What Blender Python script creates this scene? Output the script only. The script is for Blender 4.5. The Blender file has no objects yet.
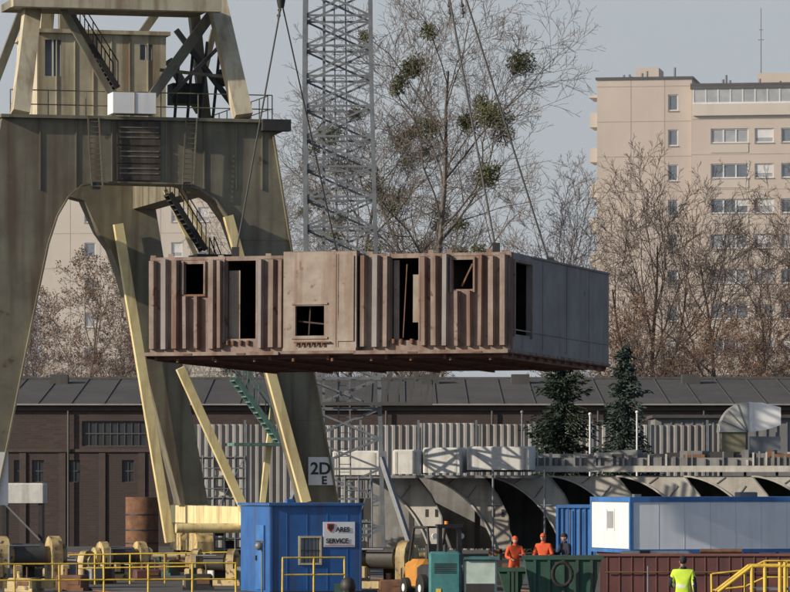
import bpy, math, random, bmesh
from mathutils import Vector, Matrix
R=random.Random(7)
F=4500.0; CZ=3.5; HV=480.0
def X(u,d): return (u-395)*d/F
def Z(v,d): return CZ+(HV-v)*d/F
def P(u,v,d): return Vector((X(u,d),d,Z(v,d)))
sc=bpy.context.scene
# ---------------------------------------------------------------- materials
MATS={}
def mat(name,c1,c2=None,scale=2.0,rough=.75,metal=0.0,streak=None,samt=.6,bump=.15,lo=.35,hi=.65,sscale=3.0,thr=.5,spots=None,spt=.62):
    if name in MATS: return MATS[name]
    m=bpy.data.materials.new(name); m.use_nodes=True; nt=m.node_tree; N=nt.nodes; Lk=nt.links
    b=N['Principled BSDF']; b.inputs['Roughness'].default_value=rough; b.inputs['Metallic'].default_value=metal
    tc=N.new('ShaderNodeTexCoord'); no=N.new('ShaderNodeTexNoise'); no.inputs['Scale'].default_value=scale; no.inputs['Detail'].default_value=7; no.inputs['Roughness'].default_value=.65
    Lk.new(tc.outputs['Object'],no.inputs['Vector'])
    c2=c2 or tuple(x*.75 for x in c1)
    cr=N.new('ShaderNodeValToRGB'); cr.color_ramp.elements[0].position=lo; cr.color_ramp.elements[1].position=hi
    cr.color_ramp.elements[0].color=(*c2,1); cr.color_ramp.elements[1].color=(*c1,1)
    Lk.new(no.outputs['Fac'],cr.inputs['Fac']); out=cr.outputs['Color']
    if streak:
        mp=N.new('ShaderNodeMapping'); mp.inputs['Scale'].default_value=(sscale,sscale,sscale*.07)
        n2=N.new('ShaderNodeTexNoise'); n2.inputs['Scale'].default_value=1.0; n2.inputs['Detail'].default_value=5
        Lk.new(tc.outputs['Object'],mp.inputs['Vector']); Lk.new(mp.outputs['Vector'],n2.inputs['Vector'])
        r2=N.new('ShaderNodeValToRGB'); r2.color_ramp.elements[0].position=thr; r2.color_ramp.elements[1].position=thr+.2
        r2.color_ramp.elements[0].color=(0,0,0,1); r2.color_ramp.elements[1].color=(samt,samt,samt,1)
        Lk.new(n2.outputs['Fac'],r2.inputs['Fac'])
        mx=N.new('ShaderNodeMixRGB'); mx.inputs['Color2'].default_value=(*streak,1)
        Lk.new(r2.outputs['Color'],mx.inputs['Fac']); Lk.new(out,mx.inputs['Color1']); out=mx.outputs['Color']
    if spots:
        n3=N.new('ShaderNodeTexNoise'); n3.inputs['Scale'].default_value=scale*2.3; n3.inputs['Detail'].default_value=8
        Lk.new(tc.outputs['Object'],n3.inputs['Vector'])
        r3=N.new('ShaderNodeValToRGB'); r3.color_ramp.elements[0].position=spt; r3.color_ramp.elements[1].position=spt+.06
        Lk.new(n3.outputs['Fac'],r3.inputs['Fac'])
        mx=N.new('ShaderNodeMixRGB'); mx.inputs['Color2'].default_value=(*spots,1)
        Lk.new(r3.outputs['Color'],mx.inputs['Fac']); Lk.new(out,mx.inputs['Color1']); out=mx.outputs['Color']
    Lk.new(out,b.inputs['Base Color'])
    if bump:
        bp=N.new('ShaderNodeBump'); bp.inputs['Strength'].default_value=bump; bp.inputs['Distance'].default_value=.03
        Lk.new(no.outputs['Fac'],bp.inputs['Height']); Lk.new(bp.outputs['Normal'],b.inputs['Normal'])
    MATS[name]=m; return m
def brickmat(name,c1,c2,mo):
    m=mat(name,c1,c2,scale=.6,streak=(.035,.026,.024),samt=.75,sscale=.6,thr=.45); nt=m.node_tree;N=nt.nodes;Lk=nt.links
    b=N['Principled BSDF']; src=b.inputs['Base Color'].links[0].from_socket
    tc=[n for n in N if n.type=='TEX_COORD'][0]
    sp=N.new('ShaderNodeSeparateXYZ'); cb=N.new('ShaderNodeCombineXYZ'); Lk.new(tc.outputs['Object'],sp.inputs[0])
    Lk.new(sp.outputs[0],cb.inputs[0]); Lk.new(sp.outputs[2],cb.inputs[1])
    br=N.new('ShaderNodeTexBrick'); br.inputs['Scale'].default_value=1.0; br.inputs['Brick Width'].default_value=.4; br.inputs['Row Height'].default_value=.12; br.inputs['Mortar Size'].default_value=.01
    Lk.new(cb.outputs[0],br.inputs['Vector']); Lk.new(src,br.inputs['Color1'])
    br.inputs['Color2'].default_value=(*[x*.85 for x in c2],1); br.inputs['Mortar'].default_value=(*mo,1)
    Lk.new(br.outputs['Color'],b.inputs['Base Color']); return m

crane_y=mat('crane_olive_paint',(.215,.20,.14),(.135,.125,.092),scale=.7,rough=.6,streak=(.09,.062,.042),samt=.8,sscale=1.9,thr=.46,spots=(.11,.075,.048),spt=.66)
crane_c=mat('crane_cream_paint',(.54,.49,.355),(.41,.37,.27),scale=1.2,rough=.55,streak=(.2,.13,.08),samt=.7,sscale=2.5,thr=.47)
crane_b=mat('crane_yellow_paint',(.78,.67,.36),(.64,.53,.27),scale=1.5,rough=.5,streak=(.28,.17,.08),samt=.7,sscale=3)
yellow=mat('safety_yellow',(.75,.52,.06),(.58,.38,.05),scale=4,rough=.5,streak=(.25,.14,.05),samt=.6)
byell=mat('bogie_yellow',(.58,.44,.2),(.38,.29,.14),scale=2.5,rough=.6,streak=(.12,.08,.04),samt=.85,thr=.45,spots=(.1,.07,.05),spt=.58)
darkst=mat('dark_steel',(.035,.033,.032),(.02,.02,.02),scale=4,rough=.6)
galv=mat('lattice_steel',(.2,.215,.23),(.13,.14,.16),scale=2,rough=.5,metal=.2)
green=mat('stair_green',(.12,.22,.19),(.07,.13,.12),scale=4)
prim=mat('section_primer',(.285,.225,.19),(.175,.13,.107),scale=1.3,rough=.8,streak=(.13,.066,.045),samt=.85,sscale=2.6,thr=.46,spots=(.13,.065,.045),spt=.62)
prim2=mat('section_primer_smooth',(.275,.25,.24),(.21,.185,.175),scale=.9,rough=.75,streak=(.15,.118,.10),samt=.6,sscale=1.5,spots=(.18,.13,.11),spt=.66)
primp=mat('section_panel_pale',(.34,.29,.245),(.235,.19,.155),scale=1.6,rough=.8,streak=(.18,.11,.075),samt=.75,sscale=3,spots=(.19,.12,.085),spt=.64)
under=mat('section_red_primer',(.21,.105,.08),(.12,.062,.05),scale=1.5,rough=.85)
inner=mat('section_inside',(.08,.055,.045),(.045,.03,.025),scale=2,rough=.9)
conc=mat('hull_grey_primer',(.52,.50,.45),(.38,.36,.32),scale=1.2,rough=.85,streak=(.24,.21,.18),samt=.6,sscale=2)
concb=mat('hull_grey_primer_b',(.46,.43,.38),(.33,.30,.26),scale=1.4,rough=.85,streak=(.2,.17,.14),samt=.6,sscale=2)
concd=mat('hull_dark_primer_and_shade',(.24,.24,.235),(.15,.15,.15),scale=1.2,rough=.85,streak=(.09,.08,.07),samt=.6)
concl=mat('block_white',(.64,.64,.61),(.5,.49,.46),scale=1.5,rough=.85,streak=(.3,.27,.23),samt=.5)
blue=mat('cabin_blue',(.03,.125,.36),(.022,.09,.28),scale=1.5,rough=.45,streak=(.05,.07,.12),samt=.7,spots=(.09,.10,.13),spt=.7)
cblue=mat('container_blue',(.05,.18,.46),(.035,.13,.36),scale=1.5,rough=.5,streak=(.05,.07,.13),samt=.5)
white=mat('white_paint',(.8,.8,.8),(.7,.7,.7),scale=1,rough=.5,streak=(.5,.48,.45),samt=.35)
lblue=mat('container_panel',(.82,.84,.87),(.75,.77,.81),scale=.8,rough=.5,streak=(.6,.6,.6),samt=.35)
beige=mat('apartment_render',(.57,.49,.42),(.51,.43,.37),scale=.15,rough=.9,streak=(.43,.36,.31),samt=.5,sscale=.5)
beige2=mat('apartment_render_pale',(.60,.54,.47),(.54,.48,.41),scale=.15,rough=.9,streak=(.42,.38,.33),samt=.4,sscale=.5)
joint=mat('panel_joint',(.38,.33,.29),scale=1)
glass=mat('window_glass',(.17,.20,.24),(.1,.12,.15),scale=.7,rough=.15,bump=0)
glassd=mat('hall_window_glass',(.045,.048,.052),(.03,.032,.035),scale=.9,rough=.3,bump=0)
glassl=mat('window_glass_curtain',(.42,.43,.44),(.25,.27,.3),scale=.6,rough=.3,bump=0)
frame=mat('window_frame',(.7,.7,.7),(.6,.6,.6),scale=1)
roofm=mat('roof_felt',(.07,.066,.064),(.045,.043,.042),scale=.3,rough=.9,streak=(.09,.085,.08),samt=.5)
roofs=mat('roof_seam',(.085,.083,.08),scale=1)
brick=brickmat('warehouse_brick',(.075,.045,.038),(.05,.032,.029),(.058,.048,.044))  # base colour set darker to stand in for shade on the hall front
rwall=mat('oxide_red_steel',(.14,.05,.045),(.09,.037,.033),scale=1.5,rough=.7,streak=(.05,.03,.03),samt=.6)
corr=mat('corrugated_grey',(.38,.37,.35),(.28,.27,.26),scale=.5,rough=.6,streak=(.18,.145,.12),samt=.65,sscale=1.0)
corr2=mat('corrugated_grey_b',(.32,.31,.30),(.24,.23,.22),scale=.5,rough=.6,streak=(.16,.12,.10),samt=.65,sscale=1.0)
asph=mat('yard_ground',(.085,.08,.075),(.055,.052,.05),scale=.12,rough=.95,spots=(.13,.12,.11),spt=.6)
bark=mat('bark_grey',(.15,.125,.105),(.10,.08,.07),scale=2,rough=.95)
bark2=mat('bark_brown',(.15,.11,.09),(.10,.072,.06),scale=2,rough=.95)
mist=mat('mistletoe_leaf',(.13,.13,.06),(.08,.085,.04),scale=3,rough=.9)
needle=mat('spruce_needles',(.03,.052,.03),(.016,.028,.018),scale=1.5,rough=.9,bump=0)
needleb=mat('blue_spruce_needles',(.06,.09,.072),(.028,.045,.04),scale=1.5,rough=.9,bump=0)
brleaf=mat('dry_leaf',(.22,.13,.08),(.14,.085,.055),scale=1,rough=.95,bump=0)
teal=mat('teal_paint',(.05,.2,.2),(.03,.12,.13),scale=2,streak=(.04,.04,.035),samt=.7)
dgreen=mat('skip_green',(.03,.09,.065),(.02,.055,.042),scale=2,streak=(.06,.04,.03),samt=.7)
rubber=mat('rubber',(.02,.02,.02),scale=4,rough=.9)
orange=mat('orange_workwear',(.65,.1,.03),(.5,.07,.02),scale=6,rough=.85)
navy=mat('dark_workwear',(.02,.025,.045),(.012,.015,.028),scale=6,rough=.9)
hivis=mat('hivis_yellow',(.55,.75,.06),(.45,.62,.04),scale=6,rough=.8)
refl=mat('reflective_stripe',(.7,.7,.7),scale=6,rough=.4)
skin=mat('skin',(.5,.3,.22),(.44,.25,.18),scale=8,rough=.6)
hair=mat('hair_dark',(.02,.015,.012),scale=10,rough=.8)
redp=mat('red_plastic',(.5,.03,.03),scale=5,rough=.4)
rust=mat('rusty_steel',(.2,.1,.055),(.1,.05,.03),scale=2.5,rough=.9)
cable=mat('wire_rope',(.07,.065,.06),scale=8,rough=.6)
wood=mat('scaffold_plank',(.3,.24,.17),(.2,.15,.1),scale=3,rough=.9)

# ---------------------------------------------------------------- mesh builder
class MB:
    def __init__(s): s.v=[];s.f=[];s.m=[];s.sm=[];s.M=Matrix.Identity(4);s.mats=[];s.mi=0
    def use(s,m):
        if m not in s.mats: s.mats.append(m)
        s.mi=s.mats.index(m); return s
    def add(s,vs,fs,smooth=False):
        b=len(s.v); M=s.M; s.v+=[M@Vector(p) for p in vs]
        for f in fs: s.f.append([b+i for i in f]); s.m.append(s.mi); s.sm.append(smooth)
    def box(s,x0,x1,y0,y1,z0,z1):
        s.add([(x0,y0,z0),(x1,y0,z0),(x1,y1,z0),(x0,y1,z0),(x0,y0,z1),(x1,y0,z1),(x1,y1,z1),(x0,y1,z1)],
              [(0,3,2,1),(4,5,6,7),(0,1,5,4),(1,2,6,5),(2,3,7,6),(3,0,4,7)])
    def cbox(s,x0,x1,y0,y1,z0,z1,c=.05):
        pts=[(x0+c,y0),(x1-c,y0),(x1,y0+c),(x1,y1-c),(x1-c,y1),(x0+c,y1),(x0,y1-c),(x0,y0+c)]
        cx=(x0+x1)/2;cy=(y0+y1)/2
        v=[(a,b,z0) for a,b in pts]+[(a,b,z1-c) for a,b in pts]
        v+=[(a+(c if a<cx else -c),b+(c if b<cy else -c),z1) for a,b in pts]
        f=[tuple(range(7,-1,-1)),tuple(range(16,24))]
        for k in (0,8):
            for i in range(8): j=(i+1)%8; f.append((k+i,k+j,k+8+j,k+8+i))
        s.add(v,f)
    def _ax(s,p,q,up):
        d=(q-p).normalized(); up=Vector(up)
        if abs(d.dot(up))>.98: up=Vector((0,1,0))
        a=d.cross(up).normalized(); return a,a.cross(d).normalized()
    def beam(s,p,q,w,h=None,up=(0,0,1)):
        h=h or w; p=Vector(p);q=Vector(q); a,b=s._ax(p,q,up); a=a*w/2;b=b*h/2
        v=[p-a-b,p+a-b,p+a+b,p-a+b,q-a-b,q+a-b,q+a+b,q-a+b]
        s.add(v,[(0,1,2,3),(7,6,5,4),(0,4,5,1),(1,5,6,2),(2,6,7,3),(3,7,4,0)])
    def tube(s,p,q,r1,r2=None,n=8):
        r2=r1 if r2 is None else r2; p=Vector(p);q=Vector(q); a,b=s._ax(p,q,(0,0,1)); v=[]
        for c,r in ((p,r1),(q,r2)):
            for i in range(n): t=2*math.pi*i/n; v.append(c+a*math.cos(t)*r+b*math.sin(t)*r)
        f=[(i,(i+1)%n,n+(i+1)%n,n+i) for i in range(n)]
        s.add(v,f,True); s.add(v[:n],[tuple(range(n))]); s.add(v[n:],[tuple(range(n))])
    def path(s,pts,r,n=6):
        for a,b in zip(pts,pts[1:]): s.tube(a,b,r,r,n)
    def prism(s,pts,y0,y1):
        n=len(pts); v=[(x,y0,z) for x,z in pts]+[(x,y1,z) for x,z in pts]
        s.add(v,[tuple(range(n)),tuple(range(2*n-1,n-1,-1))]+[(i,n+i,n+(i+1)%n,(i+1)%n) for i in range(n)])
    def prismx(s,pts,x0,x1):
        n=len(pts); v=[(x0,y,z) for y,z in pts]+[(x1,y,z) for y,z in pts]
        s.add(v,[tuple(range(n)),tuple(range(2*n-1,n-1,-1))]+[(i,n+i,n+(i+1)%n,(i+1)%n) for i in range(n)])
    def ball(s,c,rx,ry=None,rz=None,n=10,m=7):
        ry=ry or rx; rz=rz or rx; v=[];f=[]
        for j in range(m+1):
            ph=math.pi*j/m
            for i in range(n):
                t=2*math.pi*i/n; v.append((c[0]+rx*math.sin(ph)*math.cos(t),c[1]+ry*math.sin(ph)*math.sin(t),c[2]+rz*math.cos(ph)))
        for j in range(m):
            for i in range(n): f.append((j*n+i,j*n+(i+1)%n,(j+1)*n+(i+1)%n,(j+1)*n+i))
        s.add(v,f,True)
    def wall(s,x0,x1,z0,z1,y,ops,rev):
        xs=sorted({x0,x1}|{o[0] for o in ops}|{o[1] for o in ops}); zs=sorted({z0,z1}|{o[2] for o in ops}|{o[3] for o in ops})
        for a,b in zip(xs,xs[1:]):
            for c,d in zip(zs,zs[1:]):
                mx,mz=(a+b)/2,(c+d)/2
                if any(o[0]<mx<o[1] and o[2]<mz<o[3] for o in ops): continue
                s.add([(a,y,c),(b,y,c),(b,y,d),(a,y,d)],[(0,1,2,3)])
        for a,b,c,d in [o[:4] for o in ops]:
            s.add([(a,y,c),(b,y,c),(b,y,d),(a,y,d),(a,y+rev,c),(b,y+rev,c),(b,y+rev,d),(a,y+rev,d)],[(0,4,5,1),(1,5,6,2),(2,6,7,3),(3,7,4,0)])
    def done(s,name,parent=None):
        V=s.v
        cx=(min(p.x for p in V)+max(p.x for p in V))/2; cy=(min(p.y for p in V)+max(p.y for p in V))/2; cz=min(p.z for p in V)
        o0=Vector((cx,cy,cz))
        me=bpy.data.meshes.new(name); me.from_pydata([p-o0 for p in V],[],s.f)
        for m in s.mats: me.materials.append(m)
        me.polygons.foreach_set('material_index',s.m); me.polygons.foreach_set('use_smooth',s.sm)
        bm=bmesh.new(); bm.from_mesh(me); bmesh.ops.recalc_face_normals(bm,faces=bm.faces); bm.to_mesh(me); bm.free()
        me.update(); o=bpy.data.objects.new(name,me); sc.collection.objects.link(o)
        if parent is not None:
            o.parent=parent; o.location=o0-parent.location
        else: o.location=o0
        return o
def empty(name,loc):
    e=bpy.data.objects.new(name,None); e.location=loc; e.empty_display_size=.5; sc.collection.objects.link(e); return e
class Fr:
    "vertical reference plane at range d0, yawed about z"
    def __init__(s,u0,d0,yaw): s.x0=X(u0,d0); s.d0=d0; s.t=math.radians(yaw); s.M=Matrix.Translation((s.x0,d0,0))@Matrix.Rotation(s.t,4,'Z')
    def L(s,u,v,y=0):
        c,n=math.cos(s.t),math.sin(s.t); x0=s.x0-n*y; d0=s.d0+c*y; k=(u-395)/F
        x=(k*d0-x0)/(c-k*n); d=d0+x*n
        return Vector((x,y,Z(v,d)))
def xz(fr,l,y=0): return [(p.x,p.z) for p in (fr.L(u,v,y) for u,v in l)]

# ---------------------------------------------------------------- world, sun, camera
SA=Vector((-.90,-.42,0)).normalized(); EL=math.radians(22)
S=Vector((SA.x*math.cos(EL),SA.y*math.cos(EL),math.sin(EL)))
w=bpy.data.worlds.new('World'); sc.world=w; w.use_nodes=True; nt=w.node_tree; N=nt.nodes; LK=nt.links
bg=N['Background']; sk=N.new('ShaderNodeTexSky'); sk.sky_type='NISHITA'; sk.sun_disc=False
sk.sun_elevation=EL; sk.sun_rotation=math.atan2(SA.x,SA.y)%(2*math.pi); sk.air_density=1.0; sk.dust_density=2.0; sk.ozone_density=2.0
# low-lying haze whitens the sky towards the horizon (function of true elevation)
tc=N.new('ShaderNodeTexCoord'); sp=N.new('ShaderNodeSeparateXYZ'); LK.new(tc.outputs['Generated'],sp.inputs[0])
mr=N.new('ShaderNodeMapRange'); mr.inputs['From Min'].default_value=-.02; mr.inputs['From Max'].default_value=.32; mr.inputs['To Min'].default_value=.96; mr.inputs['To Max'].default_value=.04; LK.new(sp.outputs[2],mr.inputs['Value'])
hz=N.new('ShaderNodeMixRGB'); hz.inputs['Color2'].default_value=(6.1,6.9,7.9,1); LK.new(mr.outputs[0],hz.inputs['Fac']); LK.new(sk.outputs[0],hz.inputs['Color1'])
LK.new(hz.outputs[0],bg.inputs[0]); bg.inputs[1].default_value=.1
sl=bpy.data.lights.new('sun','SUN'); sl.energy=4.9; sl.angle=math.radians(.5); sl.color=(1,.89,.74)
so=bpy.data.objects.new('sun',sl); so.rotation_euler=(-S).to_track_quat('-Z','Y').to_euler(); so.location=(0,0,80); sc.collection.objects.link(so)
cd=bpy.data.cameras.new('camera'); cam=bpy.data.objects.new('camera',cd); sc.collection.objects.link(cam); sc.camera=cam
cam.location=(0,0,CZ); cam.rotation_euler=(math.radians(90),0,0); cd.sensor_width=36; cd.lens=36*F/790; cd.shift_y=(HV-296)/790; cd.clip_start=1; cd.clip_end=6000
sc.view_settings.view_transform='Standard'; sc.view_settings.look='None'; sc.view_settings.exposure=0

# ---------------------------------------------------------------- ground
g=MB(); g.use(asph); g.add([(-3000,-200,0),(3000,-200,0),(3000,5000,0),(-3000,5000,0)],[(0,1,2,3)]); g.done('ground')
hm=bpy.data.materials.new('haze_air'); hm.use_nodes=True; hn=hm.node_tree; hn.nodes.remove(hn.nodes['Principled BSDF'])
vs=hn.nodes.new('ShaderNodeVolumeScatter'); vs.inputs['Density'].default_value=.0019; vs.inputs['Color'].default_value=(.93,.96,1,1); vs.inputs['Anisotropy'].default_value=.2
hn.links.new(vs.outputs[0],hn.nodes['Material Output'].inputs['Volume'])
b=MB(); b.use(hm); b.box(-260,260,268.5,640,.02,75); b.done('background_haze')

# ---------------------------------------------------------------- steel section
def section():
    fr=Fr(150,143.7,-18); M=Matrix.Translation((fr.x0,143.7,7.56))@Matrix.Rotation(math.radians(-18),4,'Z')@Matrix.Rotation(math.radians(-.75),4,'X')
    root=empty('ship_superstructure_section',M@Vector((6,5,0)))
    H=3.04; W=12.0; D=11.6
    ops=[(1.17,1.83,1.85,2.82),(2.6,3.6,.42,2.9),(8.1,9.0,.32,2.9),(10.1,10.8,1.9,2.82)]
    b=MB(); b.M=M; b.use(prim)
    b.wall(0,4.62,0,H,0,ops[:2],.14); b.wall(7.05,W,0,H,0,ops[2:],.14)
    b.done('front_wall',root)
    b=MB(); b.M=M; b.use(primp)
    cw=[(5.02,5.98,.48,1.42)]
    b.wall(4.62,7.05,0,H+.08,-.32,cw,.14)
    b.use(prim); b.box(4.62,4.70,-.318,0,0,H+.08); b.box(6.97,7.05,-.318,0,0,H+.08); b.box(4.62,7.05,-.32,.05,H+.082,H+.1)
    b.use(primp)
    for x in (6.35,6.42): b.box(x,x+.03,-.335,-.32,.1,H)
    b.add([(6.42,-.36,.3),(6.97,-.36,.3),(6.97,-.36,3.0),(6.6,-.36,3.0)],[(0,1,2,3)])
    b.box(4.62,7.05,-.37,-.33,.0,.1)
    b.box(4.9,6.1,-.36,-.322,1.46,1.52); b.box(4.9,6.1,-.36,-.322,.38,.44)
    b.use(rust); b.box(5.0,6.2,-.42,-.33,.25,.29)
    for i in range(6): b.tube((5.1+i*.17,-.4,.14),(5.1+i*.17,-.4,.26),.035,n=6)
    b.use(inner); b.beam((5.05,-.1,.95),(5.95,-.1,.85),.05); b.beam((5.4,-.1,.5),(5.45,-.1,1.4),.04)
    b.done('projecting_panel',root)
    b=MB(); b.M=M; b.use(prim)
    def rib(x,z0,z1,wd=.13,dp=.24):
        t=R.uniform(-.02,.02); dp*=R.uniform(.85,1.1)
        b.add([(x-wd*.62,0,z0),(x+wd*.62,0,z0),(x+wd*.42,-dp,z0),(x-wd*.42,-dp,z0),(x-wd*.62+t,0,z1),(x+wd*.62+t,0,z1),(x+wd*.42+t,-dp,z1),(x-wd*.42+t,-dp,z1)],
              [(0,1,2,3),(7,6,5,4),(0,4,5,1),(1,5,6,2),(2,6,7,3),(3,7,4,0)])
    for i,x in enumerate((.14,.52,.9,2.12,2.42,3.78,4.15,4.46,7.2,7.6,7.95,9.2,9.55,9.9,11.05,11.42,11.8)):
        b.use(prim2 if i%4==1 else prim); rib(x,.1+R.uniform(0,.05),2.9+R.uniform(0,.12),R.choice((.13,.16,.19)))
    b.use(prim)
    for x in (1.25,1.62): rib(x,.12,1.78)
    for x in (10.3,10.7): rib(x,.12,1.84)
    b.box(0,2.55,-.02,-.002,2.94,H-.01); b.box(3.65,4.6,-.022,-.002,2.94,H-.01); b.box(7.07,8.05,-.02,-.002,2.94,H-.01); b.box(9.05,W,-.02,-.002,2.94,H-.01)
    b.use(primp); b.box(2.6,2.98,.2,.24,.42,2.6); b.box(8.12,8.3,.18,.22,.32,2.85); b.box(8.68,8.98,.4,.44,.9,2.4)
    b.use(rust); b.box(1.1,1.9,-.08,-.003,1.78,1.84)
    b.use(prim)
    b.box(2.5,2.56,-.12,0,.3,2.93); b.box(3.62,3.68,-.12,0,.3,2.93); b.box(8.02,8.08,-.12,0,.3,2.93); b.box(9.03,9.08,-.12,0,.3,2.93)
    b.box(10.04,10.1,-.1,0,1.8,2.9); b.box(10.8,10.86,-.1,0,1.8,2.9); b.box(1.1,1.16,-.1,0,1.842,2.9); b.box(1.84,1.9,-.1,0,1.842,2.9)
    b.use(rust); b.beam((8.5,-.02,.4),(8.62,-.02,2.7),.03); b.beam((10.35,.2,2),(10.7,.2,2.7),.05)
    for x in (2.65,2.85,3.1,3.35,8.2,8.45,8.8): b.tube((x,-.05,.22),(x,-.05,.36),.07,n=7)
    b.use(prim)
    for x in (.0,.6,2.3,3.9,7.3,9.3,9.9,11.2,11.7): b.box(x,x+.18,.02,.06,H,H+R.uniform(.04,.12))
    b.done('stiffeners',root)
    b=MB(); b.use(prim2)
    Mr=M@Matrix.Translation((W,0,0))@Matrix.Rotation(math.radians(90),4,'Z'); b.M=Mr
    b.wall(0,D,0,H,0,[(.35,2.2,.5,2.75)],.14)
    for y in (3.6,6.4,9.1): b.box(y,y+.05,-.015,0,.1,H-.07)
    b.box(0.17,D,-.03,0,.62,.66) ; b.box(2.3,D,-.05,0,H-.06,H)
    b.use(under); b.box(-.02,.16,-.03,.0,0,H)
    b.use(prim); b.box(.27,.35,-.07,0,.42,2.83); b.box(2.2,2.28,-.07,0,.42,2.83); b.box(.35,2.2,-.07,0,2.75,2.83)
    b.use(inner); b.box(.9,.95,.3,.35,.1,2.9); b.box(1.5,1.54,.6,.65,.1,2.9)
    b.done('right_end_wall',root)
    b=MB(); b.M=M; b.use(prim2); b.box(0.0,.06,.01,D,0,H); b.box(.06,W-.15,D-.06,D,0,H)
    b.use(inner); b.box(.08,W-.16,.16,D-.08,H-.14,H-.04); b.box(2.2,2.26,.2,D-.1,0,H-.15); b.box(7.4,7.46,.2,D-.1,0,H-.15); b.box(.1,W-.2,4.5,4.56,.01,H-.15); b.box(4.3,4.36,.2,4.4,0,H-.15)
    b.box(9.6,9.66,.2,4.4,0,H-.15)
    b.done('interior_bulkheads',root)
    b=MB(); b.M=M; b.use(prim); b.box(-.1,W+.04,-.40,D+.1,-.09,-.005)
    b.box(-.12,4.5,-.46,-.401,-.12,-.02); b.box(7.0,W+.05,-.46,-.401,-.12,-.02)
    b.use(under); b.box(-.06,W,-.34,D+.1,-.12,-.092)
    for i in range(12): b.box(-.04,W-.02,.3+i,.36+i,-.22,-.12)
    for i in range(7): b.box(.2+i*1.93,.28+i*1.93,-.1,D+.06,-.27,-.121)
    b.box(-.055,-.0,-.3,D,-.2,-.121)
    b.use(rust)
    for x in (1.3,3.1,8.8,10.9): b.box(x,x+.3,-.48,-.461,-.1,-.05)
    for i in range(9): b.tube((1+i*1.3,-.12,-.32),(1+i*1.3,-.12,-.22),.06,n=6)
    b.done('deck_plate',root)
    b=MB(); b.use(cable)
    lh=P(281,6,148); rh=P(447,-14,146)
    A=[M@Vector((2.85,.1,H)),M@Vector((3.2,D-2,H)),M@Vector((11.5,.1,H)),M@Vector((11.1,D-4,H))]
    b.tube(lh,A[0],.03,n=6); b.tube(lh+Vector((.05,0,0)),A[1],.028,n=6)
    b.tube(rh,A[2],.035,n=6); b.tube(P(462,-14,148),A[3],.035,n=6)
    def chain(p,q,n=10):
        for i in range(n):
            c=p.lerp(q,(i+.5)/n); b.ball(c,.07 if i%2 else .03,.03 if i%2 else .07,abs(p.z-q.z)/n*.6,6,5)
    chain(P(447,-14,146),P(450.5,18,146),9); chain(P(460,-14,147),P(463.5,18,147),9); chain(P(281,0,148),P(278,20,148),7)
    b.use(darkst)
    for a in A: b.box(a.x-.12,a.x+.12,a.y-.04,a.y+.04,a.z-.05,a.z+.3)
    b.done('lifting_slings',root)
    b=MB(); b.use(darkst); l2=P(283,-30,147.5); r2=P(455,-30,147.5)
    b.box(l2.x-.6,r2.x+.6,147.2,147.8,l2.z,l2.z+.6); b.ball(l2-Vector((0,0,.3)),.3); b.ball(r2-Vector((0,0,.3)),.3)
    b.tube(P(281,-2,148),P(281,8,148),.16,.1); b.use(cable); b.tube(l2,P(281,0,148),.05)
    b.tube(r2,P(447,-14,146),.05); b.tube(r2,P(462,-14,148),.05)
    for p in (l2,r2): b.tube(p,p.lerp((l2+r2)/2,.8)+Vector((0,0,14)),.05)
    m=(l2+r2)/2; b.tube(m+Vector((0,0,14)),m+Vector((0,0,45)),.08); b.use(darkst); b.box(m.x-.5,m.x+.5,147.1,147.9,m.z+13.4,m.z+15)
    b.done('lifting_beam',root)
section()

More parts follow.
